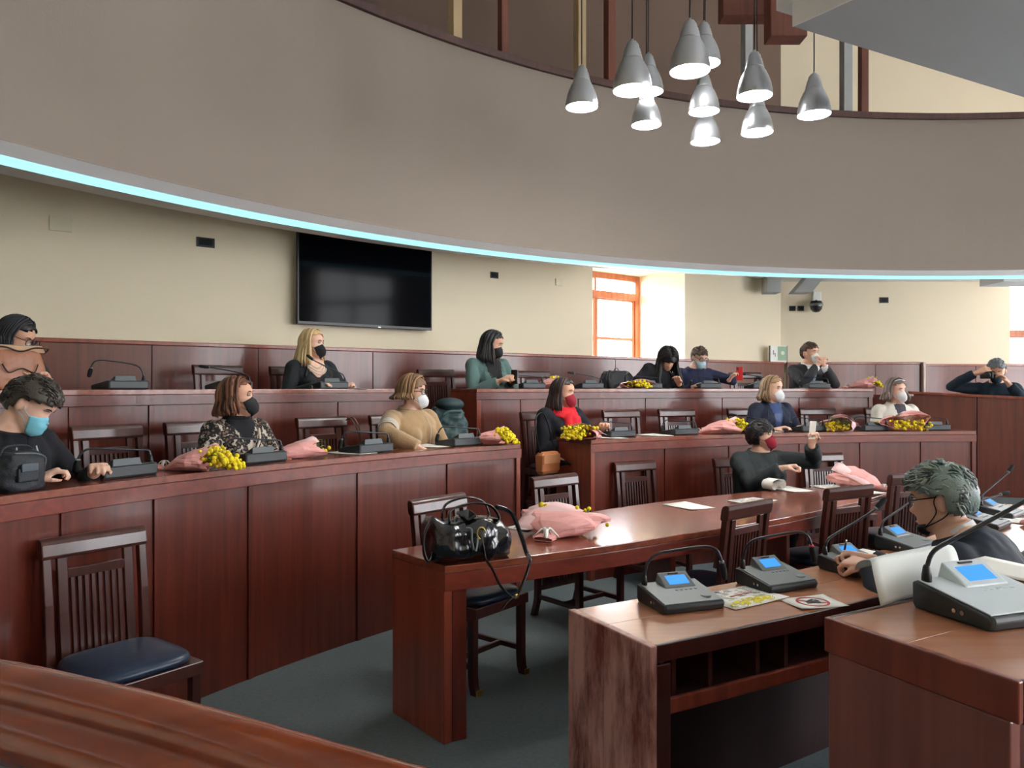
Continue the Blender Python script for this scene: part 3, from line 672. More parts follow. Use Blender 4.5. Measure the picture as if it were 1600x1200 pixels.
# ---------------------------------------------------------------- microphones
MG = 'delegate microphone units'
def make_unit(name, label, top, pts, r_ring=False, wide=.25):
    """local frame: user sits at -Y; gooseneck rises at the user's left rear corner"""
    r = root(name, label, 'microphone', (0, 0, 0), 0, MG)
    w = wide/2; d = .1
    prof = [(-d, 0), (d*.92, 0), (d, .012), (d, .058), (d*.9, .062), (-d, .03), (-d-.006, .02)]
    MB().rings([[(x, y*f, z) for y, z in prof] for x, f in ((-w, .96), (-w+.01, 1), (w-.01, 1), (w, .96))]).build('base', M_unit, r, bev=.004)
    MB().add([(-w+.006, -d+.004, .0305), (w-.006, -d+.004, .0305), (w-.006, d*.88, .0622), (-w+.006, d*.88, .0622), (-w+.006, -d+.004, .034), (w-.006, -d+.004, .034), (w-.006, d*.88, .066), (-w+.006, d*.88, .066)],
             [(0, 3, 2, 1), (4, 5, 6, 7), (0, 1, 5, 4), (1, 2, 6, 5), (2, 3, 7, 6), (3, 0, 4, 7)]).build('top_panel', top, r, bev=.002)
    sx = .02; sl = .165
    hs = MB().rings([[(sx-.068, .02, .05), (sx+.068, .02, .05), (sx+.068, .098, .06), (sx-.068, .098, .06)], [(sx-.062, .024, .058), (sx+.062, .024, .058), (sx+.062, .092, .098), (sx-.062, .092, .098)]])
    h = hs.build('screen_housing', top, r, bev=.003)
    k = (.098-.058)/.068
    MB().add([(sx-.04, .035, .0655), (sx+.045, .035, .0655), (sx+.045, .074, .0655+k*.039), (sx-.04, .074, .0655+k*.039), (sx-.04, .035, .062), (sx+.045, .035, .062), (sx+.045, .074, .062+k*.039), (sx-.04, .074, .062+k*.039)],
             [(0, 1, 2, 3), (7, 6, 5, 4), (0, 4, 5, 1), (1, 5, 6, 2), (2, 6, 7, 3), (3, 7, 4, 0)]).build('screen', M_lcd, h)
    MB().box((sx, .082, .0945), (.04, .006, .004)).build('card_slot', M_black, h)
    for i in range(5): MB().lathe([(.006, 0), (.006, .004), (.004, .005)], 10, M=Matrix.Translation((-.01+.02*i, 0.005, .0485))).build('button', top, r, smooth=False)
    MB().lathe([(.02, 0), (.02, .003), (.017, .004)], 20, M=Matrix.Translation((.075, -.055, .0395))).build('talk_button', M_unit2, r)
    for k in (-.035, -.015): MB().lathe([(.005, 0), (.005, .003)], 10, M=Matrix.Translation((-w, k, .022)) @ Matrix.Rotation(-PI/2, 4, 'Y')).build('jack', M_chrome, r)
    MB().lathe([(.0115, .055), (.011, .075), (.008, .095), (.0055, .1)], 12, M=Matrix.Translation((-.105, .075, 0))).build('neck_socket', M_black, r, smooth=True)
    P = smoothpts([V(p) for p in pts], 4)
    n = MB().tube(P, [.0052]*len(P), 8).build('gooseneck', M_neck, r, smooth=True)
    e = P[-1]; t = (P[-1]-P[-2]).normalized()
    MB().tube([e-t*.004, e, e+t*.008, e+t*.02, e+t*.05, e+t*.062, e+t*.066], [.006, .009, .0115, .0125, .0125, .009, .003], 12).build('mic_head', M_blackm, r, smooth=True)
    MB().tube([e-t*.006, e+t*.004], [.0092, .0098], 12).build('light_ring', M_red if r_ring else M_unit2, r, smooth=True)
    return r
ARCH = [(-.105, .075, .07), (-.103, .072, .11), (-.092, .066, .15), (-.065, .052, .178), (-.01, .03, .192), (.07, .0, .205), (.115, -.018, .207), (.14, -.03, .195), (.152, -.036, .168), (.156, -.038, .15)]
FLATA = [(-.105, .075, .07), (-.107, .07, .10), (-.1, .066, .124), (-.06, .055, .13), (.03, .03, .140), (.11, .0, .148), (.14, -.012, .138), (.154, -.02, .112), (.158, -.022, .095)]
DIAG = [(-.105, .075, .07), (-.104, .073, .10), (-.09, .068, .132), (-.05, .05, .16), (.03, .02, .205), (.1, -.01, .25), (.115, -.016, .262)]
LOWD = [(-.105, .075, .07), (-.108, .07, .098), (-.09, .06, .12), (0, .01, .15), (.1, -.04, .172), (.12, -.05, .176)]
units = {}
def unit(kind, loc, rz, label, scale=1):
    pts = {'rflat': FLATA, 'rarch': ARCH, 'rlow': LOWD, 'rdiag': DIAG, 'arch': ARCH, 'flat': FLATA, 'diag': DIAG, 'low': LOWD, 'ring': ARCH, 'silver': DIAG}[kind]
    if kind not in units:
        u = make_unit('microphone_unit', label, M_unitS if kind == 'silver' else (M_unitR if kind[0] == 'r' and kind != 'ring' else M_unit2), pts, kind == 'ring'); units[kind] = u
        u.location = loc; u.rotation_euler = (0, 0, rz); u.scale = (scale,)*3
        return u
    return copy_thing(units[kind], tuple(loc), rz, label, MG, scale)
def unit_row(px, row, kind, label, scale=1.1, off=0, dR=.2):
    R = (R1 if row == 1 else R2)+dR; p = ray(px, R); z = Z1 if row == 1 else Z2
    o = unit('r'+kind, (p.x, p.y, z+.0005), face_c(p, off), label, scale); o.scale = (scale, scale, scale*.84)     # user on the far side
unit_row(183, 1, 'flat', 'microphone unit on the near left bench, next to the young man', 1.15)
unit_row(398, 1, 'flat', 'microphone unit in front of the leopard-print woman', 1.15)
unit_row(572, 1, 'flat', 'microphone unit in front of the strap-hung empty chair', 1.15)
unit_row(718, 1, 'flat', 'microphone unit on the left bench end in front of the tan-sweater woman, beside pink paper', 1.15)
unit_row(188, 2, 'arch', 'microphone unit alone on the upper left bench, head bent down left')
unit_row(358, 2, 'low', 'microphone unit with a straight rising neck left of the blonde woman in black')
unit_row(512, 2, 'diag', 'microphone unit in front of the blonde woman in the black blazer')
unit_row(826, 2, 'flat', 'microphone unit in front of the woman in the grey-green coat')
unit_row(918, 2, 'low', 'microphone unit on the upper bench left of the black backpack')
unit_row(1010, 2, 'flat', 'microphone unit under the long dark hair of the bowed woman')
unit_row(1103, 2, 'flat', 'microphone unit in front of the man with the red phone')
unit_row(1186, 2, 'low', 'dark microphone unit in front of the empty chair between two men on the upper bench')
unit_row(1273, 2, 'flat', 'microphone unit in front of the man with clasped hands')
unit_row(962, 1, 'flat', 'microphone unit beside the pink bunch of the red-scarf woman')
unit_row(1062, 1, 'flat', 'microphone unit left of the mimosa bunch above the red-masked woman')
unit_row(1175, 1, 'low', 'microphone unit in front of the navy-clad blonde, half hidden by the red-masked woman')
unit_row(1262, 1, 'flat', 'hazy microphone unit right of the navy-clad blonde')
unit_row(1360, 1, 'flat', 'hazy microphone unit left of the woman in the white jacket')
unit_row(1455, 1, 'flat', 'hazy microphone unit right of the woman in the white jacket')
def cd(i, f, d):   # a point on the clerks' desk: curve index, offset from the back edge
    P = offs(cb, d); p = P[i]+(P[i+1]-P[i])*f; t = (P[i+1]-P[i]).normalized(); return V((p.x, p.y, .8005)), math.atan2(t.y, t.x)
def near(px, py, z=.8005): return on(px, py, z)
u = near(1062, 944); unit('arch', u, .34, 'microphone unit at the left end of the clerks desk, screen lit blue')
u = near(1212, 914); unit('ring', u, .44, 'microphone unit with a red ring on its neck, second on the clerks desk')
u = near(1337, 890); unit('diag', u, .50, 'microphone unit with a long rising neck, third on the clerks desk')
u = near(1416, 856); unit('diag', u, .62, 'microphone unit beyond the hands of the man writing')
u = V((2.72, 4.42, .8005)); unit('low', u, .75, 'pale microphone unit right behind the shoulder of the man writing')
u = V((3.05, 4.80, .8005)); unit('diag', u, .75, 'pale microphone unit at the right picture edge behind the man in the suit')
u = on(1548, 958, ZD+.0005); un = unit('silver', u, .34, 'large silver microphone unit on the presiding desk in the right foreground', 1.05)

# ---------------------------------------------------------------- bunches of mimosa in pink paper
BG = 'mimosa bunches wrapped in pink paper'
def bouquet(loc, rz, label, seed, L=.34, W=.15, Hh=.11, blossom=100, paper=None, ochre=.06, spill=.06, ribbon=True, fz=1.0, rb=1.0):
    rnd = random.Random(seed); paper = paper or M_pink
    r = root('mimosa_bunch', label, 'bouquet', tuple(loc), rz, BG)
    # paper: from flared tail over the tie to the open mouth
    st = [(-.5, .035, .02), (-.42, .045, .03), (-.33, .018, .018), (-.26, .03, .03), (-.1, .09, .07), (.12, .135, .095), (.32, .15, .105), (.42, .155, .10)]
    st2 = []
    for q in range(len(st)-1): st2 += [st[q], tuple((st[q][m_]+st[q+1][m_])/2 for m_ in range(3))]
    st2.append(st[-1]); rs = []; n = 34
    for i, (t, w, h) in enumerate(st2):
        w *= W/.15; h *= Hh/.105; ring = []; op = max(0, (t-.05)/.37)
        for k in range(n):
            a = 2*PI*k/n; c_, s_ = math.cos(a), math.sin(a)
            cr = 1+.14*noise.noise(V((t*7+seed, c_*2.6, s_*2.6)))+.09*abs(noise.noise(V((t*3, c_*6+seed, s_*6))))+.22*op*math.cos(3*a+seed)*max(0, op)
            y = c_*w*cr; z = max(0.002+.004*rnd.random(), h*.5+s_*h*.5*cr)
            x = t*L+(.06*L*math.cos(a*3+seed)+.05*L*noise.noise(V((c_*3, s_*3, seed))) if t > .4 else 0)
            ring.append((x, y, z))
        rs.append(ring)
    MB().rings(rs, caps=False).build('paper_wrap', paper, r, smooth=False, solid=.0012)
    # a loose paper corner standing over the top
    mm = MB(); g = []
    for i in range(7):
        for j in range(5):
            u, v = i/6, j/4
            g.append((L*(-.22+.66*u), W*(.95-1.5*v*(.3+.7*u)), .012+Hh*(.55+.55*math.sin(PI*(.15+.7*v)))*(.25+.8*u)+.012*noise.noise(V((u*4, v*4, seed)))))
    mm.add(g, [(i*5+j, i*5+j+1, (i+1)*5+j+1, (i+1)*5+j) for i in range(6) for j in range(4)]).build('paper_fold', M_pinkL, r, smooth=True, solid=.0012)
    if ribbon:
        mm = MB(); c = V((-.33*L, 0, .018))
        mm.tube([c+V((0, .024*math.cos(a), .010+.022*math.sin(a))) for a in [2*PI*k/12 for k in range(13)]], .004, 6)
        for s in range(5):
            a = s*1.256+seed; pts = [c+V((0, 0, .02))+V((math.cos(a), math.sin(a), 0))*(.014*t*rb)+V((0, 0, .012*math.sin(t*1.6)))*rb for t in range(4)]
            mm.tube(pts, [.004*rb, .008*rb, .007*rb, .002], 5, flat=.3)
        mm.build('ribbon', M_ribbon, r, smooth=True, kind='stuff')
    if blossom:
        mm = MB(); m2 = MB()
        for k in range(blossom):
            t = rnd.random(); y = rnd.gauss(0, .42)*W; x = L*(.22+.33*t)+spill*rnd.random()*1.3; z = max(.012, fz*Hh*(.3+.8*rnd.random())*(1-.55*max(0, x-L*.5)/max(.01, spill)))
            q = rnd.uniform(.008, .017)
            (m2 if rnd.random() < ochre else mm).ball((x, y, z), q, 6, 5)
        if mm.v: mm.build('blossoms', M_yel, r, smooth=True, kind='stuff')
        if m2.v: m2.build('ochre_blossoms', M_yelD, r, smooth=True, kind='stuff')
        lf = MB()
        for k in range(30):
            a = rnd.uniform(-.9, .9); b = V((L*(.25+.2*rnd.random()), rnd.uniform(-.7, .7)*W, Hh*rnd.uniform(.3, .9)))
            d = V((math.cos(a), math.sin(a), rnd.uniform(-.3, .25)))*rnd.uniform(.04, .09)
            e = b+d; e.z = max(e.z, .008); b.z = max(b.z, .012)
            lf.tube([b, (b+e)/2+V((0, 0, .008)), e], [.002, .008, .001], 5, flat=.25)
        lf.build('leaves', M_leaf, r, smooth=True, kind='stuff')
    return r
def bq_row(px, row, off, label, seed, dR=.2, **k):
    p = ray(px, (R1 if row == 1 else R2)+dR); return bouquet((p.x, p.y, (Z1 if row == 1 else Z2)+.001), face_c(p)+off, label, seed, **k)
# rz: mouth direction relative to the viewer-facing bench direction (0 = to the right)
bq_row(290, 1, PI*.70, 'mimosa bunch spilling yellow over the near left bench edge, left of the leopard-print woman', 1, L=.32, spill=.09, blossom=130, ochre=.25, dR=.14)
bq_row(452, 1, PI-.12, 'pink paper bunch with hardly any yellow showing, right of the leopard-print woman', 2, L=.40, W=.10, Hh=.10, blossom=14, spill=.05)
bq_row(756, 1, PI*.72, 'mimosa bunch in pink paper at the right end of the near left bench', 3, L=.34, blossom=110, dR=.14)
bq_row(850, 2, PI-.5, 'mimosa bunch on the upper bench beside the grey-green coat woman', 4, L=.3, blossom=90)
bq_row(984, 2, PI*.5, 'mimosa bunch lying before the bowed dark-haired woman', 5, L=.42, W=.18, Hh=.08, blossom=50, paper=M_pinkL)
bq_row(1342, 2, PI-.35, 'mimosa bunch at the right end of the upper bench', 6, L=.36, Hh=.12, blossom=60)
bq_row(918, 1, .35, 'mimosa bunch hanging off the bench end in front of the red-scarf woman', 7, L=.36, blossom=150, spill=.10, dR=.12)
bq_row(1116, 1, PI-.5, 'mimosa bunch above and left of the red-masked woman', 8, L=.46, W=.16, Hh=.13, blossom=150, spill=.12, dR=.14)
bq_row(1318, 1, .6, 'mimosa bunch on the lower right bench left of the white-jacket woman', 9, L=.38, Hh=.14, blossom=70, ochre=.55, fz=.6, paper=M_pinkL, dR=.14)
bq_row(1404, 1, PI*.5, 'mimosa bunch right in front of the woman in the white jacket', 10, L=.32, W=.24, Hh=.17, blossom=110, ochre=.5, fz=.55, dR=.2)
q = on(866, 838, .8); bouquet((q.x, q.y, .801), 1.15, 'plump pink wrapped bunch with silver bow on the long table beside the handbag', 11, L=.34, W=.22, Hh=.13, blossom=40, spill=.03, rb=1.8)
q = on(1352, 764, .8); bouquet((q.x, q.y, .801), 2.3, 'pink wrapped bunch at the far right end of the long table', 12, L=.44, W=.18, Hh=.16, blossom=0)
bouquet((3.05, 4.25, .801), -1.3, 'pink wrapped bunch at the right picture edge behind the man in the suit', 13, L=.45, W=.2, Hh=.17, blossom=80)
# ---------------------------------------------------------------- people
def skin(name, c): return mat(name, c, .55, spec=.35, var=.06, vscale=14)
M_skinA = skin('skin_light', S(232, 188, 166)); M_skinB = skin('skin_warm', S(220, 170, 144)); M_skinC = skin('skin_tan', S(176, 124, 100))
M_eye = mat('eye_white', S(190, 184, 178), .35); M_iris = mat('iris', S(40, 28, 22), .2); M_brow = mat('brow', S(58, 42, 34), .9); M_lip = mat('lip', S(170, 96, 92), .5)
M_maskW = mat('mask_white', S(228, 232, 234), .85, spec=.2); M_maskK = mat('mask_black', S(24, 25, 30), .8); M_maskB = mat('mask_blue', S(122, 196, 216), .8); M_maskR = mat('mask_crimson', S(150, 24, 46), .8)
M_gl = mat('glasses_frame', S(24, 22, 24), .3); M_lens = glass('lens', (.93, .94, .95, 1), .08)
M_trouser = mat('dark_trousers', S(28, 30, 38), .85)
def hairmat(n, c, v=.25): return mat(n, c, .42, spec=.5, var=v, vscale=30, bump=.25, bscale=160)
def leopard():
    m = bpy.data.materials.new('leopard_knit'); t, b = nt(m); N = t.nodes.new; L = t.links.new
    tc = N('ShaderNodeTexCoord'); v = N('ShaderNodeTexVoronoi'); v.inputs['Scale'].default_value = 36; v.feature = 'F1'
    n = N('ShaderNodeTexNoise'); n.inputs['Scale'].default_value = 30; mx = N('ShaderNodeMix'); mx.data_type = 'VECTOR'; mx.inputs[0].default_value = .035
    L(tc.outputs['Object'], n.inputs['Vector']); L(tc.outputs['Object'], mx.inputs[4]); L(n.outputs['Color'], mx.inputs[5]); L(mx.outputs[1], v.inputs['Vector'])
    r = N('ShaderNodeValToRGB'); e = r.color_ramp.elements
    e[0].position = 0; e[0].color = S(120, 100, 84); e[1].position = .30; e[1].color = S(112, 92, 78)
    for p, c in ((.34, S(20, 18, 20)), (.60, S(24, 20, 22)), (.67, S(176, 166, 152)), (1.0, S(196, 188, 176))): q = e.new(p); q.color = c
    L(v.outputs['Distance'], r.inputs[0]); L(r.outputs[0], b.inputs['Base Color']); b.inputs['Roughness'].default_value = .85
    return m

# head: rings of (z, y front, y back, half width)
HEAD = [(-.034, .066, .034, .020), (-.024, .084, .012, .036), (-.008, .094, -.012, .047), (.010, .093, -.03, .054), (.028, .094, -.05, .060), (.046, .093, -.072, .065), (.064, .091, -.086, .068), (.082, .087, -.094, .070), (.098, .085, -.099, .0715), (.114, .092, -.101, .0735), (.132, .092, -.101, .0755), (.150, .086, -.098, .074), (.168, .074, -.089, .068), (.184, .054, -.073, .056), (.196, .030, -.05, .038), (.203, .006, -.022, .016)]
def hprof(z):
    if z <= HEAD[0][0]: return HEAD[0][1:]
    for a, b in zip(HEAD, HEAD[1:]):
        if z <= b[0]:
            t = (z-a[0])/(b[0]-a[0]); return tuple(a[i]+(b[i]-a[i])*t for i in (1, 2, 3))
    return HEAD[-1][1:]
def hpoint(az, z, off=0, nose=True):
    """point on the head; az 0 = front, positive = person's right (+X)"""
    f, b, w = hprof(z); cy = (f+b)/2; d = (f-b)/2
    s, c = math.sin(az), math.cos(az)
    sq = lambda v, e: (abs(v)**e)*(1 if v > 0 else -1)
    x = w*sq(s, .9); y = cy+d*sq(c, .86 if c > 0 else .95)
    if nose and c > 0:
        g = math.exp(-(x/.0125)**2)
        nz = 0
        if .034 < z < .108: nz = .024*max(0, 1-abs(z-.052)/.02)+(.015*(1-(z-.052)/.056) if z > .052 else 0)
        y += g*min(.025, nz)
        y -= .007*math.exp(-((abs(x)-.031)/.014)**2-((z-.097)/.011)**2)
        y += .006*math.exp(-(x/.022)**2-((z-.012)/.012)**2)
        y -= .004*math.exp(-(x/.02)**2-((z-.002)/.005)**2)
        y += .005*math.exp(-(x/.018)**2-((z+.018)/.012)**2)
    n = V((x/w/w, (y-cy)/d/d*.6, 0))
    if off and n.length > 0: n.normalize(); return V((x, y, z))+n*off
    return V((x, y, z))
def add_head(mm, Hm):
    zs = []; n = 48
    for a, b in zip(HEAD, HEAD[1:]): zs += [a[0], (a[0]+b[0])/2]
    zs.append(HEAD[-1][0])
    mm.rings([[hpoint(2*PI*k/n, z) for k in range(n)] for z in zs], M=Hm)
    for s in (-1, 1): mm.ball((s*.080, -.012, .074), (.013, .021, .034), 12, 8, M=Hm @ Matrix.Rotation(s*.0, 4, 'Z'))
    mm.tube([(0, -.02, -.10), (0, -.018, -.04), (0, -.018, .03)], [.056, .053, .05], 16, M=Hm)

def hand(mm, Wp, D, P, curl=.5, side=1, spread=1.0, sc=1.0, point=False):
    """Wp wrist, D finger direction, P palm normal (out of palm); side +1: thumb toward D x P side"""
    D = V(D).normalized(); P = V(P); P = (P-D*P.dot(D)).normalized(); X = D.cross(P)*side
    T = Matrix((X, D, -P)).transposed().to_4x4(); T.translation = V(Wp)
    T = T @ Matrix.Diagonal((sc, sc, sc, 1))
    mm.rings([[(x*w, y, z*h) for x, z in ((-1, -.6), (-.6, -1), (.6, -1), (1, -.6), (1, .6), (.6, 1), (-.6, 1), (-1, .6))] for y, w, h in ((-.03, .026, .021), (.0, .028, .019), (.03, .036, .017), (.06, .041, .015), (.088, .040, .012), (.096, .034, .008))], M=T)
    for i, (x, ln, y0) in enumerate(((.031, .070, .088), (.0105, .079, .092), (-.0105, .073, .09), (-.031, .057, .082))):
        c = curl if not (point and i == 0) else .08
        p = V((x, y0-.012, 0)); a = 0; pts = [p]; d0 = (x*1.6)*spread
        for k, f in enumerate((.45, .30, .25)):
            a += c*(.75 if k == 0 else 1.0)*(1+.06*i); p = p+V((d0*ln*f*2, math.cos(a)*ln*f+(0.012 if k == 0 else 0), -math.sin(a)*ln*f)); pts.append(p)
        mm.tube(pts, [.0098, .0092, .0084, .0066], 8, M=T)
    mm.tube([(.020, .012, -.004), (.042, .035, -.012), (.052, .062, -.020-.01*curl), (.050-.012*curl, .086, -.028-.02*curl)], [.014, .0125, .010, .0075], 8, M=T)
def ik(sh, tg, l1, l2, pole):
    d = tg-sh; L = min(d.length, (l1+l2)*.995); d.normalize(); tg = sh+d*L
    a = (l1*l1-l2*l2+L*L)/(2*L); h = math.sqrt(max(1e-6, l1*l1-a*a)); pole = V(pole); pole = (pole-d*pole.dot(d)).normalized()
    return sh+d*a+pole*h, tg

def make_hair(r, Hm, style, mats, seed, length=.25, n=110, part=.0, fringe=0, vol=1.0, back=.55):
    rnd = random.Random(seed); hr = None
    cen = V((0, -.006, .098)); rad = V((.079, .103, .108))*1.0
    cap = MB(); nu, nv = 36, 20; ids = {}
    o = .012 if style != 'buzz' else .005
    for j in range(nv+1):
        for i in range(nu):
            a = PI*j/nv*.80; az = 2*PI*i/nu
            d = V((math.sin(a)*math.sin(az), math.sin(a)*math.cos(az), math.cos(a)))
            p = cen+V((d.x*(rad.x+o*vol), d.y*(rad.y+o*vol), d.z*(rad.z+o)))
            p += d*(.006*noise.noise(p*30+V((seed, 0, 0)))+.005*noise.noise(V((p.x*90, p.y*50, p.z*40))))
            ids[(j, i)] = len(cap.v); cap.v.append(p)
    hl = {'long': .180, 'bob': .178, 'short': .158, 'buzz': .158, 'pixie': .148}[style]-.03*fringe*(style in ('long', 'bob'))
    def face_region(p): 
        if p.y > .018 and p.z < hl-.03*abs(p.x)/.08+.015*part*p.x/.07: return True
        if style in ('short', 'buzz') and p.z < .108 and p.y > -.034: return True
        return p.z < (.03 if style in ('long', 'bob') else .02)
    for j in range(nv):
        for i in range(nu):
            q = [ids[(j, i)], ids[(j+1, i)], ids[(j+1, (i+1) % nu)], ids[(j, (i+1) % nu)]]
            c = sum((cap.v[k] for k in q), V((0, 0, 0)))/4
            if face_region(c): continue
            cap.f.append(tuple(q)); cap.m.append(0)
    cap.v = [Hm @ p for p in cap.v]
    hr = cap.build('hair', mats[0], r, smooth=True, solid=.006)
    def surf(x, y, z, off):
        d = V((x, y, z))-cen; q = V((d.x/rad.x, d.y/rad.y, d.z/rad.z)); q.normalize()
        return cen+V((q.x*(rad.x+off), q.y*(rad.y+off), q.z*(rad.z+off)))
    locks = [MB() for _ in mats]
    Hi = Hm.to_3x3().inverted(); down = (Hi @ V((0, 0, -1))).normalized()
    for k in range(n):
        b = rnd.randrange(len(mats)); mm = locks[b]; off = rnd.uniform(.010, .020)*vol
        if style in ('long', 'bob'):
            L = length*rnd.uniform(.88, 1.06)
            pts = []
            if rnd.random() > back:      # side locks from the parting
                s = rnd.choice((-1, 1)); y0 = rnd.uniform(-.07, .056+.02*fringe); x0 = part*.03
                for q in range(9):
                    be = (6+q*11)*PI/180
                    yy = y0-(max(0, y0-.034-fringe*.02)*min(1, q/5)) + rnd.uniform(-.002, .002)
                    yy -= .012*q/8
                    k2 = math.sqrt(max(.05, 1-((yy-cen.y)/(rad.y+off))**2))
                    pts.append(V((x0*(1-q/8)+s*(rad.x+off)*k2*math.sin(be), yy, cen.z+(rad.z+off)*k2*math.cos(be))))
            else:                        # back locks from the crown
                az = rnd.uniform(-1.75, 1.75)
                for q in range(8):
                    g = (12+q*12)*PI/180
                    d = V((math.sin(g)*math.sin(az), -math.sin(g)*math.cos(az), math.cos(g)))
                    pts.append(cen+V((d.x*(rad.x+off), d.y*(rad.y+off), d.z*(rad.z+off))))
            run = 0; p = pts[-1].copy(); out = V((p.x, p.y+.02, 0)).normalized(); w0 = rnd.uniform(-.01, .01); ph = rnd.uniform(0, 6)
            m_ = 6
            for q in range(1, m_+1):
                t = q/m_; p = p+down*(L/m_)+out*(.012*math.sin(t*2.2)*(1 if style == 'bob' else .6)*vol - (.014*t if style == 'bob' else 0))+V((math.cos(ph+t*4), math.sin(ph+t*4), 0))*.004
                pts.append(p.copy())
            rr = [.007+.004*math.sin(PI*i/(len(pts)-1)) for i in range(len(pts))]; rr[-1] = .0025
            mm.tube([Hm @ q for q in pts], [x*1.15 for x in rr], 6, flat=.55)
        else:
            for _ in range(20):
                a = math.acos(rnd.uniform(-.35, 1)); az = rnd.uniform(-PI, PI)
                p = cen+V((rad.x*math.sin(a)*math.sin(az), rad.y*math.sin(a)*math.cos(az), rad.z*math.cos(a)))
                if not face_region(p): break
            L = length*rnd.uniform(.7, 1.2); nn = V(((p.x-cen.x)/rad.x, (p.y-cen.y)/rad.y, (p.z-cen.z)/rad.z)).normalized()
            lift = {'short': .16, 'buzz': .05, 'pixie': .14}[style]
            wf = max(0, min(1, (p.z-.115)/.06))*max(0, min(1, (p.y+.06)/.05))
            if style == 'short':
                L *= (wf+(1-wf)*(.7 if p.y > -.04 else .95))*(.6 if p.y > .055 else 1)
            d = V((.45*math.sin(seed+p.x*30)+p.x*4, 1, .25))*wf+(V((p.x*2, -.35, -1)) if (style != 'short' or p.y < -.05) else V((p.x*1.5, -1, -.15)))*(1-wf)+V((rnd.uniform(-1, 1), rnd.uniform(-1, 1), rnd.uniform(-1, 1)))*.28
            d = (d-nn*d.dot(nn)).normalized(); bump_ = vol*(.011+.007*noise.noise(p*26+V((seed, 0, 0))))+.004*rnd.random()
            pts = []
            for t_, f_ in ((0, .15), (.35, .9), (.7, 1.0), (1.0, .8)):
                q = p+d*(L*t_); pts.append(surf(q.x, q.y, q.z, bump_*f_+L*lift*.35*t_*wf))
            w_ = 1.0 if style != 'buzz' else .6
            mm.tube([Hm @ q for q in pts], [.007*w_, .0085*w_, .006*w_, .0015], 6, flat=.5)
    for b, mm in enumerate(locks):
        if mm.v: mm.build('hair_locks', mats[b], r, smooth=True, kind='stuff')
    return hr

def make_mask(r, Hm, kind, m, drop=0):
    z0, z1 = {'ffp': (-.042, .082), 'surg': (-.036, .078), 'cloth': (-.040, .080)}[kind]; azm = {'ffp': 1.0, 'surg': 1.15, 'cloth': 1.12}[kind]
    mm = MB(); nu, nv = 22, 12; g = []
    for j in range(nv+1):
        v = j/nv
        for i in range(nu+1):
            u = -1+2*i/nu
            edge = abs(u)**1.6
            lo = z0+(.030 if kind != 'surg' else .02)*edge; hi = z1-(.034 if kind == 'ffp' else .026)*edge-(.012*(1-abs(u)) if False else 0)
            hi -= 0 if abs(u) > .25 else -.004
            z = lo+(hi-lo)*v; az = u*azm
            bulge = (1-edge)*math.sin(PI*min(1, v*1.02+.02))
            p = hpoint(az, max(-.034, z), .004, nose=False)
            add = {'ffp': .034*bulge*(1-.45*abs(u)), 'cloth': .026*bulge, 'surg': .022*bulge}[kind]
            if kind == 'surg': add += .0022*math.sin(v*PI*7)*(1-edge)
            p = V((p.x*(1-.05*bulge), p.y+add, z))
            if v > .8: p.y = max(p.y, hpoint(az, z, .004).y-.004)
            g.append(Hm @ p)
    mm.add(g, [(j*(nu+1)+i, j*(nu+1)+i+1, (j+1)*(nu+1)+i+1, (j+1)*(nu+1)+i) for j in range(nv) for i in range(nu)])
    o = mm.build('face_mask', m, r, smooth=True, solid=.002)
    for s in (-1, 1):
        ear = V((s*.080, -.014, .075))
        for zz in (.03 if kind == 'ffp' else .05, .0):
            a = hpoint(s*azm*.97, zz, .004, nose=False)
            MB().tube([Hm @ a, Hm @ ((a+ear)/2+V((s*.006, 0, 0))), Hm @ (ear+V((0, 0, .03 if zz > .02 else -.03)))], .0016, 5).build('ear_loop', m, o, smooth=True)
def make_glasses(r, Hm, m=None, big=1.0):
    m = m or M_gl; o = None
    for s in (-1, 1):
        c = V((s*.033, .104, .094)); pts = []
        for k in range(17):
            a = 2*PI*k/16; x = .027*big*(abs(math.cos(a))**.7)*(1 if math.cos(a) > 0 else -1); z = .020*big*(abs(math.sin(a))**.7)*(1 if math.sin(a) > 0 else -1)
            pts.append(Hm @ (c+V((x, -.008*abs(x+s*.033)/.06, z))))
        q = MB().tube(pts, .0024, 6, caps=False).build('glasses' if o is None else 'lens_rim', m, r if o is None else o, smooth=True)
        o = o or q
        MB().add(pts[:-1], [tuple(range(16))]).build('lens', M_lens, o, solid=.001)
        MB().tube([Hm @ V((s*.059, .098, .100)), Hm @ V((s*.076, .05, .100)), Hm @ V((s*.079, -.01, .098))], .0024, 6).build('temple_arm', m, o, smooth=True)
    MB().tube([Hm @ V((-.008, .106, .098)), Hm @ V((0, .112, .101)), Hm @ V((.008, .106, .098))], .0022, 6).build('bridge', m, o, smooth=True)
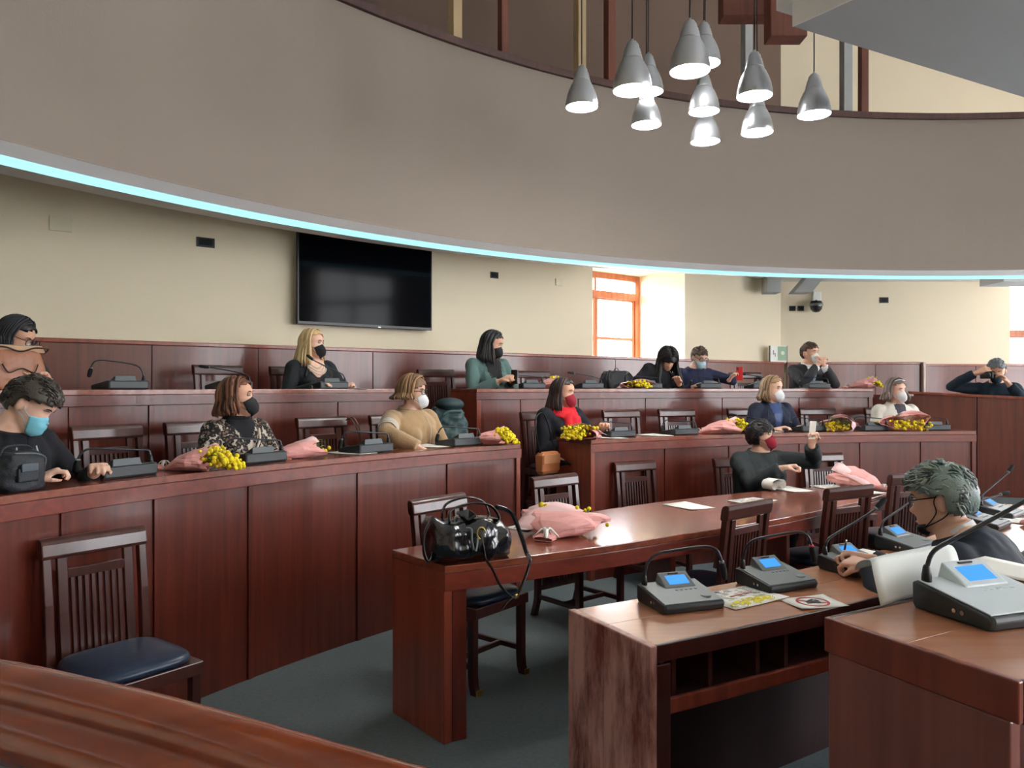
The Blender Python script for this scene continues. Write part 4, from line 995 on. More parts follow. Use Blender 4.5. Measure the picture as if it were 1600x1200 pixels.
def make_face(r, Hm, brow=M_brow, lips=False, closed=False):
    for s in (-1, 1):
        c = V((s*.031, .0775, .097))
        if not closed:
            e = MB().ball(c, (.0125, .0095, .0062), 12, 8, M=Hm).build('eye', M_eye, r, smooth=True)
            MB().ball(c+V((0, .0068, -.0005)), (.0052, .0035, .0052), 10, 6, M=Hm).build('iris', M_iris, e, smooth=True)
        MB().tube([Hm @ hpoint(s*a, .098+dz, .0015) for a, dz in ((.18, .008), (.33, .0095), (.48, .0075), (.58, .003))], [.001, .0016, .0016, .0008], 5).build('eyelid', brow, r, smooth=True)
        MB().tube([Hm @ hpoint(s*a, z, .002) for a, z in ((.14, .114), (.3, .119), (.48, .118), (.62, .112))], [.0022, .0034, .003, .0012], 6).build('eyebrow', brow, r, smooth=True)
    if lips: MB().tube([Hm @ hpoint(a, .011-.01*abs(a), .001) for a in (-.3, -.15, 0, .15, .3)], [.001, .004, .0045, .004, .001], 6).build('lips', M_lip, r, smooth=True)

def person(label, loc, face, skinm, coat, lean=8, twist=0, tilt=0, head=(0, 0, 0), lh=None, rh=None, hl=None, hrr=None, scale=1.0, width=1.0, fem=True, inner=None, innerfn=None, voxel=.0075, ldir=None, rdir=None, curl=.5, lpole=None, rpole=None, point=False, fold=.007, sleeve=True, neckup=0, legs=True, headfwd=.02, bulk=.016, K=.86, knee=.34, group=None, lpalm=None, rpalm=None):
    """seated figure; local +Y forward, +X the person's right, z=0 floor; hands given as local targets"""
    r = root('person', label, 'person', tuple(loc), face, group, scale=scale)
    le = math.radians(lean); ti = math.radians(tilt); tw = math.radians(twist)
    u = V((math.sin(ti), math.sin(le)*math.cos(ti), math.cos(le)*math.cos(ti))).normalized(); B = V((0, -.02, .57))
    X = V((math.cos(tw), math.sin(tw), 0)); X = (X-u*X.dot(u)).normalized(); Fw = u.cross(X)      # forward-normal of the chest
    if Fw.y < 0: Fw = -Fw
    us = u*K
    def tors(mm, inf=0, top=.575, rad=1.0):
        st = [(-.12, .165, .12, 0), (-.03, .18, .135, 0), (.08, .158, .118, 0), (.2, .158, .12, .005), (.32, .172, .125, .008), (.41, .178, .112, 0), (.465, .160, .092, -.006), (.505, .105, .075, -.006), (.535, .066, .064, 0), (.575, .055, .056, .006)]
        rs = []
        for s, w, d, f in st:
            if s > top: break
            c = B+us*s+Fw*f; ww = (w*width+inf); dd = d*(1+(width-1)*.8)+inf
            rs.append([c+X*(ww*(abs(math.cos(a))**.85)*(1 if math.cos(a) > 0 else -1))+Fw*(dd*(abs(math.sin(a))**.9)*(1 if math.sin(a) > 0 else -1)) for a in [2*PI*k/32 for k in range(32)]])
        mm.rings(rs)
        if fem:
            for s in (-1, 1): mm.ball(B+us*.315+X*(s*.075*width)+Fw*(.088*width+inf*.6), .064*width+inf*.3, 14, 10)
        for s in (-1, 1): mm.ball(B+us*.435+X*(s*.158*width), .064+inf, 14, 10)
    S_ = {s: B+us*.44+X*(s*.172*width) for s in (-1, 1)}
    C1 = B+us*.585+V((0, headfwd, 0))
    Hm = Matrix.Translation(C1) @ Matrix.Rotation(math.radians(head[0]), 4, 'Z') @ Matrix.Rotation(-math.radians(head[1]), 4, 'X') @ Matrix.Rotation(math.radians(head[2]), 4, 'Y')
    arms = {}
    for s, tg, pole in ((1, rh, rpole), (-1, lh, lpole)):
        tg = V(tg) if tg else V((s*.16, .36, .70)); pole = pole or (s*.6, -.3, -.8)
        el, wr = ik(S_[s], tg, .295, .265, pole); arms[s] = (S_[s], el, wr)
    body = MB(); tors(body)
    add_head(body, Hm)
    hc = B+us*.5; body.tube([hc, Hm @ V((0, -.02, -.04)), Hm @ V((0, -.018, .02))], [.06, .054, .05], 16)
    for s, (a, e, w) in arms.items():
        body.tube([a, a+(e-a)*.5, e, e+(w-e)*.35, w], [.052, .046, .038, .038, .027], 14)
        D = V((rdir if s == 1 else ldir) or (w-e)); P = V((rpalm if s == 1 else lpalm) or (0, 0, -1))
        if abs(P.normalized().dot(D.normalized())) > .95: P = V((0, -1, 0))
        hand(body, w+D.normalized()*.02, D, P, curl if not hasattr(curl, '__len__') else curl[0 if s == -1 else 1], side=(-1 if s == 1 else 1), point=point and s == 1)
    for s in (-1, 1):
        hp, kn, an = V((s*.095, .0, .545)), V((s*.115, knee, .52)), V((s*.11, knee-.17, .085))
        body.tube([hp, (hp+kn)/2, kn, kn+(an-kn)*.4, an], [.088, .076, .058, .053, .036], 16)
        body.tube([an+V((0, -.06, -.04)), an+V((0, .02, -.035)), an+V((0, .13, -.055)), an+V((0, .17, -.062))], [.036, .042, .034, .016], 12, flat=.8)
    bk = body.bake(voxel, 2)
    for i, f in enumerate(bk.f):
        c = bk.v[f[0]]; bk.m[i] = 1 if c.z < .63 and (c-arms[1][2]).length > .2 and (c-arms[-1][2]).length > .2 else 0
    bk.v = [V((p.x, p.y, max(.004, p.z))) for p in bk.v]
    bk.build('body', [skinm, M_trouser], r, smooth=True)
    # garment
    g = MB(); tors(g, bulk, .54+neckup)
    for s, (a, e, w) in arms.items():
        ext = e+(w-e)*(.97 if sleeve is True else sleeve)
        b2 = bulk*.9
        g.tube([a-X*(s*.03), a, a+(e-a)*.5, e, e+(ext-e)*.4, ext], [.06+b2*.5, .054+b2, .048+b2, .044+b2, .042+b2, .032+b2], 16)
    gk = g.bake(.0095, 3)
    sd = random.Random(label).random()*50
    for i, p in enumerate(gk.v):
        d = fold*(noise.noise(p*11+V((sd, 0, 0)))+.8*noise.noise(V((p.x*24, p.y*24, p.z*9))+V((0, sd, 0))))
        c = B+u*max(0, min(.5, (p-B).dot(u))); q = p-c
        gk.v[i] = p+q.normalized()*d
    mats = [coat]+list(inner or [])
    if innerfn:
        for i, f in enumerate(gk.f):
            c = sum((gk.v[k] for k in f), V((0, 0, 0)))/len(f); d = c-B
            gk.m[i] = innerfn(d.dot(X), d.dot(Fw), d.dot(u)/K)
    gk.build('garment', mats, r, smooth=True)
    r_data = dict(Hm=Hm, B=B, u=us, X=X, F=Fw, arms=arms, S=S_)
    return r, Hm, r_data
def tp(D, x, s, f): return D['B']+D['X']*x+D['u']*s+D['F']*f
def collar(r, D, m, r0=.07, h=.06, nm='collar', gap=.0, thick=.014, z0=.50):
    rs = []; n = 24
    for k in range(n+1):
        a = PI/2+gap+(2*PI-2*gap)*k/n; c = [math.cos(a), math.sin(a)]
        lo = tp(D, c[0]*r0*1.25, z0-.012*c[1], c[1]*r0); hi = tp(D, c[0]*r0*.98, z0+h-.012*c[1], c[1]*r0*.92)
        out = (D['X']*c[0]+D['F']*c[1])*thick
        rs.append([lo, lo+out, hi+out*.8, hi])
    return MB().rings(rs).build(nm, m, r, smooth=True, bev=.003)
def lapels(r, D, m, vlow=.2, w=.05, top=.5, x0=.075):
    for s in (-1, 1):
        pts = [(s*x0, top, .055), (s*(x0+.03), top-.06, .105), (s*(x0+w*.9), top-.12, .13), (s*.045, vlow+.06, .148), (s*.01, vlow, .152), (s*.004, vlow+.03, .15), (s*.028, vlow+.1, .146), (s*(x0-.03), top-.1, .122), (s*(x0-.012), top-.03, .075)]
        v = [tp(D, x, q, f) for x, q, f in pts]
        c = len(v)//2
        MB().add(v, [(0, 1, 7, 8), (1, 2, 6, 7), (2, 3, 5, 6), (3, 4, 5)] if s == 1 else [(8, 7, 1, 0), (7, 6, 2, 1), (6, 5, 3, 2), (5, 4, 3)]).build('lapel', m, r, solid=.007, bev=.002)
def scene_dir(px, R, off=0):
    p = ray(px, R); return p, math.atan2(CY-p.y, CX-p.x)-PI/2+off
def vneck(w, low, top=.6, code=1):   # inner V opening
    def fn(x, f, s):
        if f > .02 and low < s < top and abs(x) < w*(s-low)/(.5-low): return code
        return 0
    return fn
D2R = math.radians
FL1, FL2 = .40, .82
hb_dark = [hairmat('hair_black', S(24, 20, 22)), hairmat('hair_black_b', S(38, 32, 34))]
# 1 far left woman with bob, over the tote
p, a = scene_dir(-4, R2+.56, D2R(0)); fk = mat('olive_knit', S(44, 42, 38), .85)
r, H, D = person('woman with dark bob, glasses and white mask behind the tan tote, far left', (p.x, p.y, FL2), a, M_skinB, fk, lean=18, K=.80, head=(36, 26, 0), lh=(-.12, .34, .80), rh=(.14, .34, .80))
make_hair(r, H, 'bob', [hairmat('hair_blueblack', S(22, 20, 26)), hairmat('hair_blueblack_b', S(36, 32, 42))], 1, .10, 130, fringe=.1); make_mask(r, H, 'ffp', M_maskW); make_glasses(r, H, big=1.05); make_face(r, H, closed=True); collar(r, D, fk)
# 2 young man looking down
p, a = scene_dir(-8, R1+.50, D2R(8)); fk = mat('black_hoodie', S(20, 22, 30), .9)
r, H, D = person('young man with short tousled hair and light blue mask looking down at the far left', (p.x, p.y, FL1), a, M_skinA, fk, lean=16, head=(26, 38, -6), lh=(-.17, .40, .80), rh=(.12, .36, .79), fem=False, width=1.06, curl=.9, voxel=.0065)
make_hair(r, H, 'short', [hairmat('hair_brown_ash', S(66, 58, 50)), hairmat('hair_brown_dark', S(40, 35, 32))], 2, .040, 520, vol=1.5); make_mask(r, H, 'surg', M_maskB); make_face(r, H, closed=True)
collar(r, D, fk, .082, .07, 'hood', 0, .03, .46)
for s in (-1, 1):
    MB().tube([tp(D, s*.05, .47, .10), tp(D, s*.055, .40, .140), tp(D, s*.05, .30, .155)], .0045, 6).build('drawstring', M_ribbon, r, smooth=True)
# 3 leopard-print woman
p, a = scene_dir(366, R1+.60, D2R(0)); lp = leopard(); bk = mat('black_knit', S(16, 17, 26), .9)
r, H, D = person('woman in a leopard-print top with big earrings and black mask', (p.x, p.y, FL1), a, M_skinB, lp, K=.82, lean=6, head=(38, -6, 0), lh=(-.14, .30, .74), rh=(.17, .33, .76), inner=[bk], innerfn=vneck(.09, .36), width=1.0, fold=.004)
make_hair(r, H, 'bob', [hairmat('hair_auburn', S(108, 64, 42)), hairmat('hair_auburn_b', S(140, 92, 62)), hairmat('hair_auburn_d', S(74, 44, 32))], 3, .105, 140, part=.3, back=.5); make_mask(r, H, 'cloth', M_maskK); make_face(r, H)
collar(r, D, bk, .066, .075)
for s in (-1, 1):
    e = H @ V((s*.083, -.008, .04)); mm = MB()
    for k in range(3):
        for j in range(k+1 if k < 2 else 2): mm.tube([e+V((0, .010*(j-.5*k)+.008*math.cos(q), -.016-.019*k+.008*math.sin(q))) for q in [2*PI*w/10 for w in range(11)]], .0026, 5)
    mm.build('earring', M_brass, r, smooth=True, kind='stuff')
MB().tube(smoothpts([tp(D, -.10, .47, .09), tp(D, -.06, .38, .16), tp(D, .02, .22, .175), tp(D, .09, .08, .16), tp(D, .13, .0, .13)], 4), .008, 6, flat=.35).build('bag_strap', mat('cream_strap', S(214, 202, 184), .5), r, smooth=True)
# 4 blonde woman in black blazer
p, a = scene_dir(484, R2+.58, D2R(0)); bz = mat('black_blazer', S(24, 28, 32), .85); bt = mat('black_top', S(16, 16, 20), .8)
fn = lambda x, f, s: 0 if f < .02 else (2 if s > .36 and abs(x) < .065*(1-max(0, (.42-s))/.07)+.02*(s > .42) else (1 if abs(x) < .02+.17*max(0, s-.12) and s > .12 else 0))
r, H, D = person('blonde woman in black blazer, pearl necklace and black mask on the upper left bench', (p.x, p.y, FL2), a, M_skinA, bz, lean=6, head=(30, 0, 0), lh=(-.18, .34, .78), rh=(.17, .36, .78), inner=[bt, M_skinA], innerfn=fn, width=1.02)
make_hair(r, H, 'long', [hairmat('hair_blonde', S(208, 176, 126)), hairmat('hair_blonde_b', S(180, 144, 96)), hairmat('hair_blonde_c', S(226, 200, 152))], 4, .19, 150, part=.6, vol=1.15); make_mask(r, H, 'cloth', M_maskK); make_face(r, H); lapels(r, D, bz, .14, .06)
mm = MB()
for q in range(3):
    for k in range(22):
        t = -1.25+2.5*k/21; mm.ball(tp(D, math.sin(t)*(.074+.008*q), .515-.03*q-.06*math.cos(t)**2, .035+.085*math.cos(t)+.022*q), .0062, 8, 6)
mm.build('necklace', mat('pearl', S(226, 216, 200), .25), r, smooth=True, kind='stuff')
# 5 tan sweater
p, a = scene_dir(640, R1+.60, D2R(6)); sw = mat('tan_wool', S(172, 142, 104), .95, bump=.5, bscale=170, sheen=.3); cf = mat('white_cuff', S(206, 200, 190), .8)
r, H, D = person('woman in a tan turtleneck sweater with glasses and white mask on the near left bench', (p.x, p.y, FL1), a, M_skinA, sw, lean=4, head=(24, 2, 0), rh=(.30, .42, .77), lh=(-.20, .30, .72), rpole=(1, -.2, .1), width=1.14, bulk=.024, fold=.006)
make_hair(r, H, 'bob', [hairmat('hair_caramel', S(122, 88, 56)), hairmat('hair_caramel_b', S(164, 128, 88)), hairmat('hair_caramel_d', S(92, 64, 42))], 5, .055, 150, part=-.5, vol=1.6, fringe=.6); make_mask(r, H, 'ffp', M_maskW); make_glasses(r, H); make_face(r, H)
collar(r, D, sw, .078, .09, 'turtleneck', 0, .024, .46)
MB().tube(smoothpts([tp(D, -.055, .52, .075), tp(D, -.05, .4, .175), tp(D, -.05, .25, .18), tp(D, -.05, .06, .165)], 4), .003, 6).build('neck_cord', cf, r, smooth=True)
for q in range(3): 
    a_, e_, w_ = D['arms'][1]; c = a_+(e_-a_)*(.55+.12*q); t = (e_-a_).normalized()
    MB().tube([c-t*.012, c, c+t*.012], [.0755, .078, .0755], 18, caps=False).build('sleeve_stripe', cf, r, smooth=True)
# 6 grey-green coat
p, a = scene_dir(758, R2+.48, D2R(2)); gc = mat('grey_green_wool', S(84, 112, 110), .95, bump=.3, bscale=120, sheen=.2)
r, H, D = person('woman in a grey-green coat with long dark hair and black mask on the upper bench', (p.x, p.y, FL2), a, M_skinB, gc, lean=10, head=(40, 16, 0), lh=(-.04, .38, .80), rh=(.10, .37, .79), inner=[bt], innerfn=vneck(.10, .02), width=1.06, scale=1.06, curl=.9)
make_hair(r, H, 'long', hb_dark, 6, .19, 140, part=-.2, back=.5); make_mask(r, H, 'cloth', M_maskK); make_face(r, H); lapels(r, D, gc, .04, .05)
a_, e_, w_ = D['arms'][-1]; MB().box(w_+V((.035, .10, .03)), (.012, .07, .13), .3).build('held_phone', M_black, r, bev=.003)
# 7 red scarf
p, a = scene_dir(874, R1+.62, D2R(4)); dc = mat('navy_coat', S(20, 23, 34), .9)
r, H, D = person('woman with red mask and bright red scarf in a dark coat at the aisle', (p.x, p.y, FL1), a, M_skinB, dc, K=.77, lean=6, head=(22, 4, 0), lh=(-.16, .36, .80), rh=(.05, .22, .70), width=1.05, scale=1.04)
make_hair(r, H, 'long', [hairmat('hair_darkbrown', S(40, 28, 28)), hairmat('hair_darkbrown_b', S(62, 42, 40))], 7, .15, 140, part=.3); make_mask(r, H, 'cloth', M_maskR); make_face(r, H)
sc = mat('red_scarf', S(214, 28, 44), .85, bump=.3, bscale=60); mm = MB()
for k, (z0, rr_, th_) in enumerate(((.475, .098, .036), (.515, .088, .036), (.55, .078, .03))):
    mm.tube([tp(D, math.cos(q)*rr_*1.12, z0-.03*math.sin(q)+.008*math.sin(3*q+k), .012+math.sin(q)*rr_) for q in [2*PI*w/24 for w in range(25)]], [th_*(1+.12*math.sin(2*w*.7+k)) for w in range(25)], 10, caps=False, flat=.8)
mm.tube([tp(D, .0, .50, .10), tp(D, -.01, .44, .145), tp(D, .0, .36, .165), tp(D, .012, .28, .165), tp(D, .022, .21, .16), tp(D, .026, .18, .155)], [.05, .085, .082, .06, .032, .008], 14, flat=.4, up=D['F'])
sk_ = mm.bake(.008, 2)
for q, p_ in enumerate(sk_.v): sk_.v[q] = p_+(p_-tp(D, 0, (p_-D['B']).dot(D['u'])/D['u'].length_squared, .03)).normalized()*.010*noise.noise(V((p_.x*26, p_.y*26, p_.z*10)))
sk_.build('scarf', sc, r, smooth=True)
# her orange-brown shoulder bag hanging at the bench end
q = at(856, 722, 6.55); b = root('shoulder_bag', 'orange-brown leather bag hanging beside the red-scarf woman at the bench end', 'bag', (q.x, q.y, q.z-.1), a+.2)
MB().rings([[(x*w, y*d, z) for x, y in ((-1, -1), (1, -1), (1, 1), (-1, 1))] for z, w, d in ((0, .10, .03), (.03, .12, .04), (.16, .12, .045), (.19, .10, .03))]).build('body', mat('orange_leather', S(190, 120, 78), .45), b, bev=.012, seg=3)
MB().box((0, .046, .13), (.22, .008, .08)).build('flap', mat('orange_flap', S(206, 146, 104), .5), b, bev=.003)
MB().tube(smoothpts([V((.10, 0, .18)), V((.13, -.02, .34)), V((.10, -.05, .48)), V((-.02, -.05, .5)), V((-.10, 0, .18))], 4), .008, 6, flat=.4).build('strap', M_black, b, smooth=True)
# 8 bowed dark-haired woman
p, a = scene_dir(1008, R2+.56, D2R(0))
r, H, D = person('woman bowed forward, long dark hair hiding her face, left of the red phone', (p.x, p.y, FL2), a, M_skinB, mat('black_coat', S(22, 22, 28), .9), lean=20, tilt=-20, head=(-14, 46, 0), lh=(-.2, .38, .79), rh=(.30, .34, .79), width=1.0, scale=1.03)
make_hair(r, H, 'long', [hairmat('hair_black_c', S(18, 16, 18)), hairmat('hair_black_d', S(34, 28, 28))], 8, .26, 190, vol=1.5, fringe=1.5, back=.45); make_face(r, H, closed=True)
# 9 man with red phone
p, a = scene_dir(1080, R2+.60, D2R(0)); nv = mat('navy_jumper', S(30, 36, 66), .9)
r, H, D = person('man with short brown hair and blue mask looking down, holding a red phone', (p.x, p.y, FL2), a, M_skinA, nv, lean=16, head=(6, 26, 0), lh=(-.27, .38, .86), rh=(.18, .34, .78), fem=False, width=1.14, lpole=(-1, -.1, -.2), ldir=(-.2, .5, .6), lpalm=(-.5, .6, 0), curl=.8)
make_hair(r, H, 'buzz', [hairmat('hair_brown', S(92, 70, 54)), hairmat('hair_brown_b', S(66, 50, 40))], 9, .014, 300); make_mask(r, H, 'surg', mat('mask_pale_blue', S(178, 208, 220), .8)); make_glasses(r, H); make_face(r, H, closed=True)
a_, e_, w_ = D['arms'][-1]; ph = root('red_phone', 'red smartphone held up by the man in the navy jumper', 'phone', tuple(MW[r.name] @ (w_+V((-.065, .115, .075)))), a-.55)
MB().box((0, 0, .0), (.075, .009, .155)).build('body', M_red, ph, bev=.004, seg=3); MB().box((0, -.0052, 0), (.068, .001, .145)).build('screen', M_screen, ph); MB().box((.02, .0055, .055), (.02, .003, .03)).build('camera_bump', M_black, ph, bev=.001)
# 10 blonde in navy
p, a = scene_dir(1203, R1+.60, D2R(0)); nj = mat('navy_jacket', S(22, 32, 56), .8); lb = mat('navy_silk', S(44, 70, 120), .5)
r, H, D = person('woman with shoulder-length blonde hair, white mask and navy jacket on the lower right bench', (p.x, p.y, FL1), a, M_skinA, nj, K=.80, lean=5, head=(22, 2, 0), lh=(-.13, .3, .74), rh=(.16, .3, .74), inner=[lb], innerfn=vneck(.06, .1), scale=1.05)
make_hair(r, H, 'bob', [hairmat('hair_honey', S(166, 134, 96)), hairmat('hair_honey_b', S(198, 172, 136)), hairmat('hair_honey_d', S(110, 84, 62))], 10, .115, 140, part=-.4, vol=1.1); make_mask(r, H, 'ffp', M_maskW); make_face(r, H); lapels(r, D, nj, .14, .05); collar(r, D, nj, .075, .05, 'collar', .5)
# 11 man with clasped hands
p, a = scene_dir(1258, R2+.58, D2R(4)); dk = mat('dark_grey_jacket', S(48, 48, 52), .85); wt = mat('white_shirt', S(222, 224, 226), .8)
r, H, D = person('man in a dark grey jacket with white mask and hands clasped before his chin', (p.x, p.y, FL2), a, M_skinB, dk, lean=10, head=(22, 4, 0), lh=(-.05, .30, 1.00), rh=(.05, .315, 1.00), lpole=(-.6, .2, -1), rpole=(.7, .1, -1), fem=False, width=1.12, ldir=(.5, .05, .75), rdir=(-.6, .0, .7), lpalm=(.7, -.3, 0), rpalm=(-.7, -.3, 0), curl=.8, inner=[wt], innerfn=vneck(.06, .28), scale=1.04)
make_hair(r, H, 'buzz', [hairmat('hair_chestnut', S(78, 54, 42)), hairmat('hair_chestnut_b', S(54, 40, 34))], 11, .020, 300); make_mask(r, H, 'ffp', M_maskW); make_face(r, H); collar(r, D, wt, .07, .05, 'shirt_collar', .35, .01); lapels(r, D, dk, .2, .05)
# 12 woman in white
p, a = scene_dir(1398, R1+.60, D2R(0)); wj = mat('white_jacket', S(218, 216, 206), .85); pt = mat('patterned_blouse', S(66, 64, 74), .8, var=.8, vscale=60)
r, H, D = person('woman in a white jacket and white mask with sunglasses on her head, lower right bench', (p.x, p.y, FL1), a, M_skinA, wj, lean=4, head=(12, 0, 0), lh=(-.14, .3, .74), rh=(.14, .3, .74), inner=[pt], innerfn=vneck(.06, .12), width=1.1)
make_hair(r, H, 'bob', [hairmat('hair_greybrown', S(112, 96, 88)), hairmat('hair_greybrown_b', S(150, 134, 124)), hairmat('hair_greybrown_d', S(82, 70, 66))], 12, .10, 150, vol=1.5); make_mask(r, H, 'ffp', M_maskW); make_face(r, H); lapels(r, D, wj, .14, .05); collar(r, D, wj, .078, .05, 'collar', .5)
mm = MB().tube([H @ V((.075*math.sin(t), .03+.02*math.cos(t), .185+.02*math.cos(t))) for t in [-1.5+3*k/14 for k in range(15)]], .007, 8, flat=.6); mm.build('sunglasses', M_ribbon, r, smooth=True)
# 13 person leaning at the right behind a camera
q = at(1556, 600, 9.05); a13 = math.atan2(-q.y, .6-q.x)-PI/2
r, H, D = person('person in dark blue with one arm raised to the head at the bright right edge', (q.x, q.y, .55), a13, M_skinB, mat('blue_black_knit', S(22, 40, 56), .9), lean=16, head=(-4, 26, 0), rh=(.20, .30, 1.10), lh=(-.1, .38, .98), rpole=(1, .1, -.3), rdir=(-.7, -.1, .3), rpalm=(0, -1, -.2), fem=False, width=1.0, curl=.6, scale=1.1)
make_hair(r, H, 'buzz', [hairmat('hair_grey_silver', S(128, 134, 140)), hairmat('hair_grey_silver_b', S(96, 102, 110))], 13, .016, 300); make_mask(r, H, 'cloth', mat('mask_teal_black', S(24, 44, 56), .8)); make_face(r, H, closed=True)
c_ = H @ V((.085, .12, .09)); cm = root('hand_camera', 'dark camera held at the face of the person at the bright right edge', 'camera', tuple(MW[r.name] @ c_), a13)
MB().box((0, 0, 0), (.13, .06, .085)).build('body', M_black, cm, bev=.012, seg=3); MB().lathe([(.036, 0), (.038, .03), (.034, .07), (.03, .072)], 20, M=Matrix.Translation((.0, .03, 0)) @ Matrix.Rotation(-PI/2, 4, 'X')).build('lens', M_black, cm, smooth=True)
# 14 red-masked woman gesturing at the table
p, a = scene_dir(1184, 7.03, D2R(-4)); bp_ = mat('black_padded', S(24, 34, 38), .7, bump=.3, bscale=30)
r, H, D = person('woman with short dark hair and crimson mask gesturing at the long table', (p.x, p.y, 0), a, M_skinA, bp_, lean=6, head=(34, -4, 4), rh=(.10, .42, .93), lh=(-.29, .30, 1.08), lpole=(-1, -.3, -.5), rpole=(.7, -.2, -1), ldir=(.2, .25, .7), lpalm=(.3, .6, .0), rdir=(-.7, .6, .2), rpalm=(0, .2, -1), width=1.16, bulk=.026, curl=1.0, fold=.010, voxel=.0065, scale=1.03)
make_hair(r, H, 'pixie', [hairmat('hair_pixie', S(28, 24, 30)), hairmat('hair_pixie_b', S(44, 38, 46))], 14, .045, 420, vol=1.3); make_mask(r, H, 'cloth', M_maskR); make_face(r, H); collar(r, D, bp_, .085, .07, 'collar', .3, .022, .47)
a_, e_, w_ = D['arms'][-1]; wp = MW[r.name] @ (w_+V((.05, .06, .085))); c = root('white_card', 'white card held up in the hand of the red-masked woman', 'card', tuple(wp), a+.5)
MB().box((0, 0, .05), (.006, .05, .15), M=Matrix.Rotation(-.25, 4, 'Y')).build('card', M_paper, c)
MB().box((0, 0, .02), (.008, .022, .02), M=Matrix.Rotation(-.25, 4, 'Y')).build('grip', M_ribbon, c)
put_chair(ray(1176, 7.13), 0, face_c(ray(1176, 7.13)), 'dark chair under the red-masked woman at the long table')
MB().tube(smoothpts([tp(D, .06, .1, .17), tp(D, .04, .0, .2), tp(D, .03, -.06, .24)], 3), .016, 8, flat=.4).build('lanyard', mat('blue_satin', S(80, 130, 190), .4), r, smooth=True)
# 15 man writing
q = at(1512, 800, 2.98); a15 = D2R(72)-PI/2+D2R(30)
q = V((1.86, 2.84, 0)); a15 = D2R(136)-PI/2
su = mat('dark_suit', S(22, 34, 50), .75)
r, H, D = person('grey-haired man in a dark suit with black glasses, writing at the clerks desk', (q.x, q.y, 0), a15, M_skinA, su, lean=25, K=.90, head=(9, 14, 0), scale=1.03, rh=(.08, .52, .84), lh=(-.05, .48, .84), fem=False, width=1.18, voxel=.005, curl=1.0, rdir=(-.3, .8, .1), ldir=(.3, .8, .0), rpalm=(-.5, .2, -.7), lpalm=(.3, .1, -.9), bulk=.02)
make_hair(r, H, 'short', [hairmat('hair_silver', S(122, 140, 136)), hairmat('hair_silver_b', S(86, 100, 100)), hairmat('hair_silver_c', S(168, 182, 176))], 15, .05, 700, vol=1.9); make_glasses(r, H, big=.95); make_face(r, H, mat('brow_grey', S(84, 84, 82), .9), lips=True)
collar(r, D, wt, .066, .062, 'shirt_collar', .3, .008, .495); collar(r, D, su, .082, .05, 'jacket_collar', .5, .014, .475); lapels(r, D, su, .16, .055)
mk = MB(); g = []     # black mask pulled under the chin
for j in range(5):
    for i in range(13):
        u_ = -1+2*i/12; p_ = hpoint(u_*1.15, -.034+.012*j*(1-.2*abs(u_)), .006+.006*math.sin(PI*j/4), nose=False); p_.z -= .012*(1-abs(u_)); g.append(H @ p_)
mko = mk.add(g, [(j*13+i, j*13+i+1, (j+1)*13+i+1, (j+1)*13+i) for j in range(4) for i in range(12)]).build('face_mask', M_maskK, r, smooth=True, solid=.003)
for s in (-1, 1):
    b0_ = hpoint(s*1.1, -.01, .006, nose=False)
    MB().tube(smoothpts([H @ b0_, H @ V((s*.080, .016, .04)), H @ V((s*.083, .012, .085)), H @ V((s*.083, -.010, .108)), H @ V((s*.081, -.03, .085)), H @ V((s*.078, -.02, .03)), H @ b0_], 4), .0022, 6).build('ear_loop', M_maskK, mko, smooth=True)
a_, e_, w_ = D['arms'][1]; pw = MW[r.name] @ (w_+V((-.045, .10, -.01))); pn = root('pen', 'slim black pen in the hand of the man writing', 'pen', tuple(pw), a15)
MB().tube([(.0, .01, -.045), (0, .006, -.03), (0, -.01, .06), (0, -.014, .08)], [.001, .0045, .0045, .004], 8).build('barrel', M_black, pn, smooth=True); MB().tube([(0, -.0135, .078), (0, -.015, .09)], [.0042, .0035], 8).build('cap', M_chrome, pn, smooth=True)
put_chair(V((q.x, q.y, 0))+V((.04, -.04, 0)), 0, a15, 'chair under the grey-haired man writing')
# ---------------------------------------------------------------- handbag on the long table
q = on(729, 872, .8); hb = root('handbag', 'shiny black leather handbag with looped handles on the near end of the long table', 'handbag', (q.x, q.y, .801), .45, scale=1.1)
mm = MB(); rs = []
for x, w, h, y0 in ((-.175, .05, .17, .0), (-.165, .085, .19, 0), (-.1, .11, .17, 0), (-.03, .115, .175, 0), (.06, .125, .17, .0), (.13, .12, .15, 0), (.17, .09, .12, 0), (.185, .04, .07, 0)):
    ring = []
    for k in range(28):
        a = 2*PI*k/28; c, s = math.cos(a), math.sin(a)
        ring.append((x, y0+w*(abs(c)**.75)*(1 if c > 0 else -1), h*.5+h*.5*(abs(s)**.7)*(1 if s > 0 else -1)))
    rs.append(ring)
mm.rings(rs); bk = mm.bake(.006, 3)
for i, p in enumerate(bk.v):
    d = .020*noise.noise(p*9+V((3, 1, 0)))+.012*noise.noise(p*19)+.011*abs(noise.noise(V((p.x*22, p.y*5, p.z*9))))
    nrm = V((p.x*.3, p.y, (p.z-.085)*1.2)).normalized(); bk.v[i] = p+nrm*d*(1 if p.z > .02 else .2)
    bk.v[i].z = max(.0, bk.v[i].z)
M_pat = mat('black_patent', S(20, 23, 30), .16, coat=.5, spec=.6)
bk.build('body', M_pat, hb, smooth=True)
def loop(pts, r, nm='handle', mtl=None, flat=.4, par=None, n=8):
    P = smoothpts([V(p) for p in pts], 5); return MB().tube(P, r, n, flat=flat).build(nm, mtl or M_pat, par or hb, smooth=True)
loop([(-.10, -.06, .165), (-.09, -.05, .215), (.0, -.03, .235), (.09, -.045, .222), (.125, -.06, .17), (.10, -.075, .145)], .011)
loop([(-.09, .06, .165), (-.07, .06, .225), (.02, .05, .25), (.10, .05, .225), (.13, .05, .16)], .011)
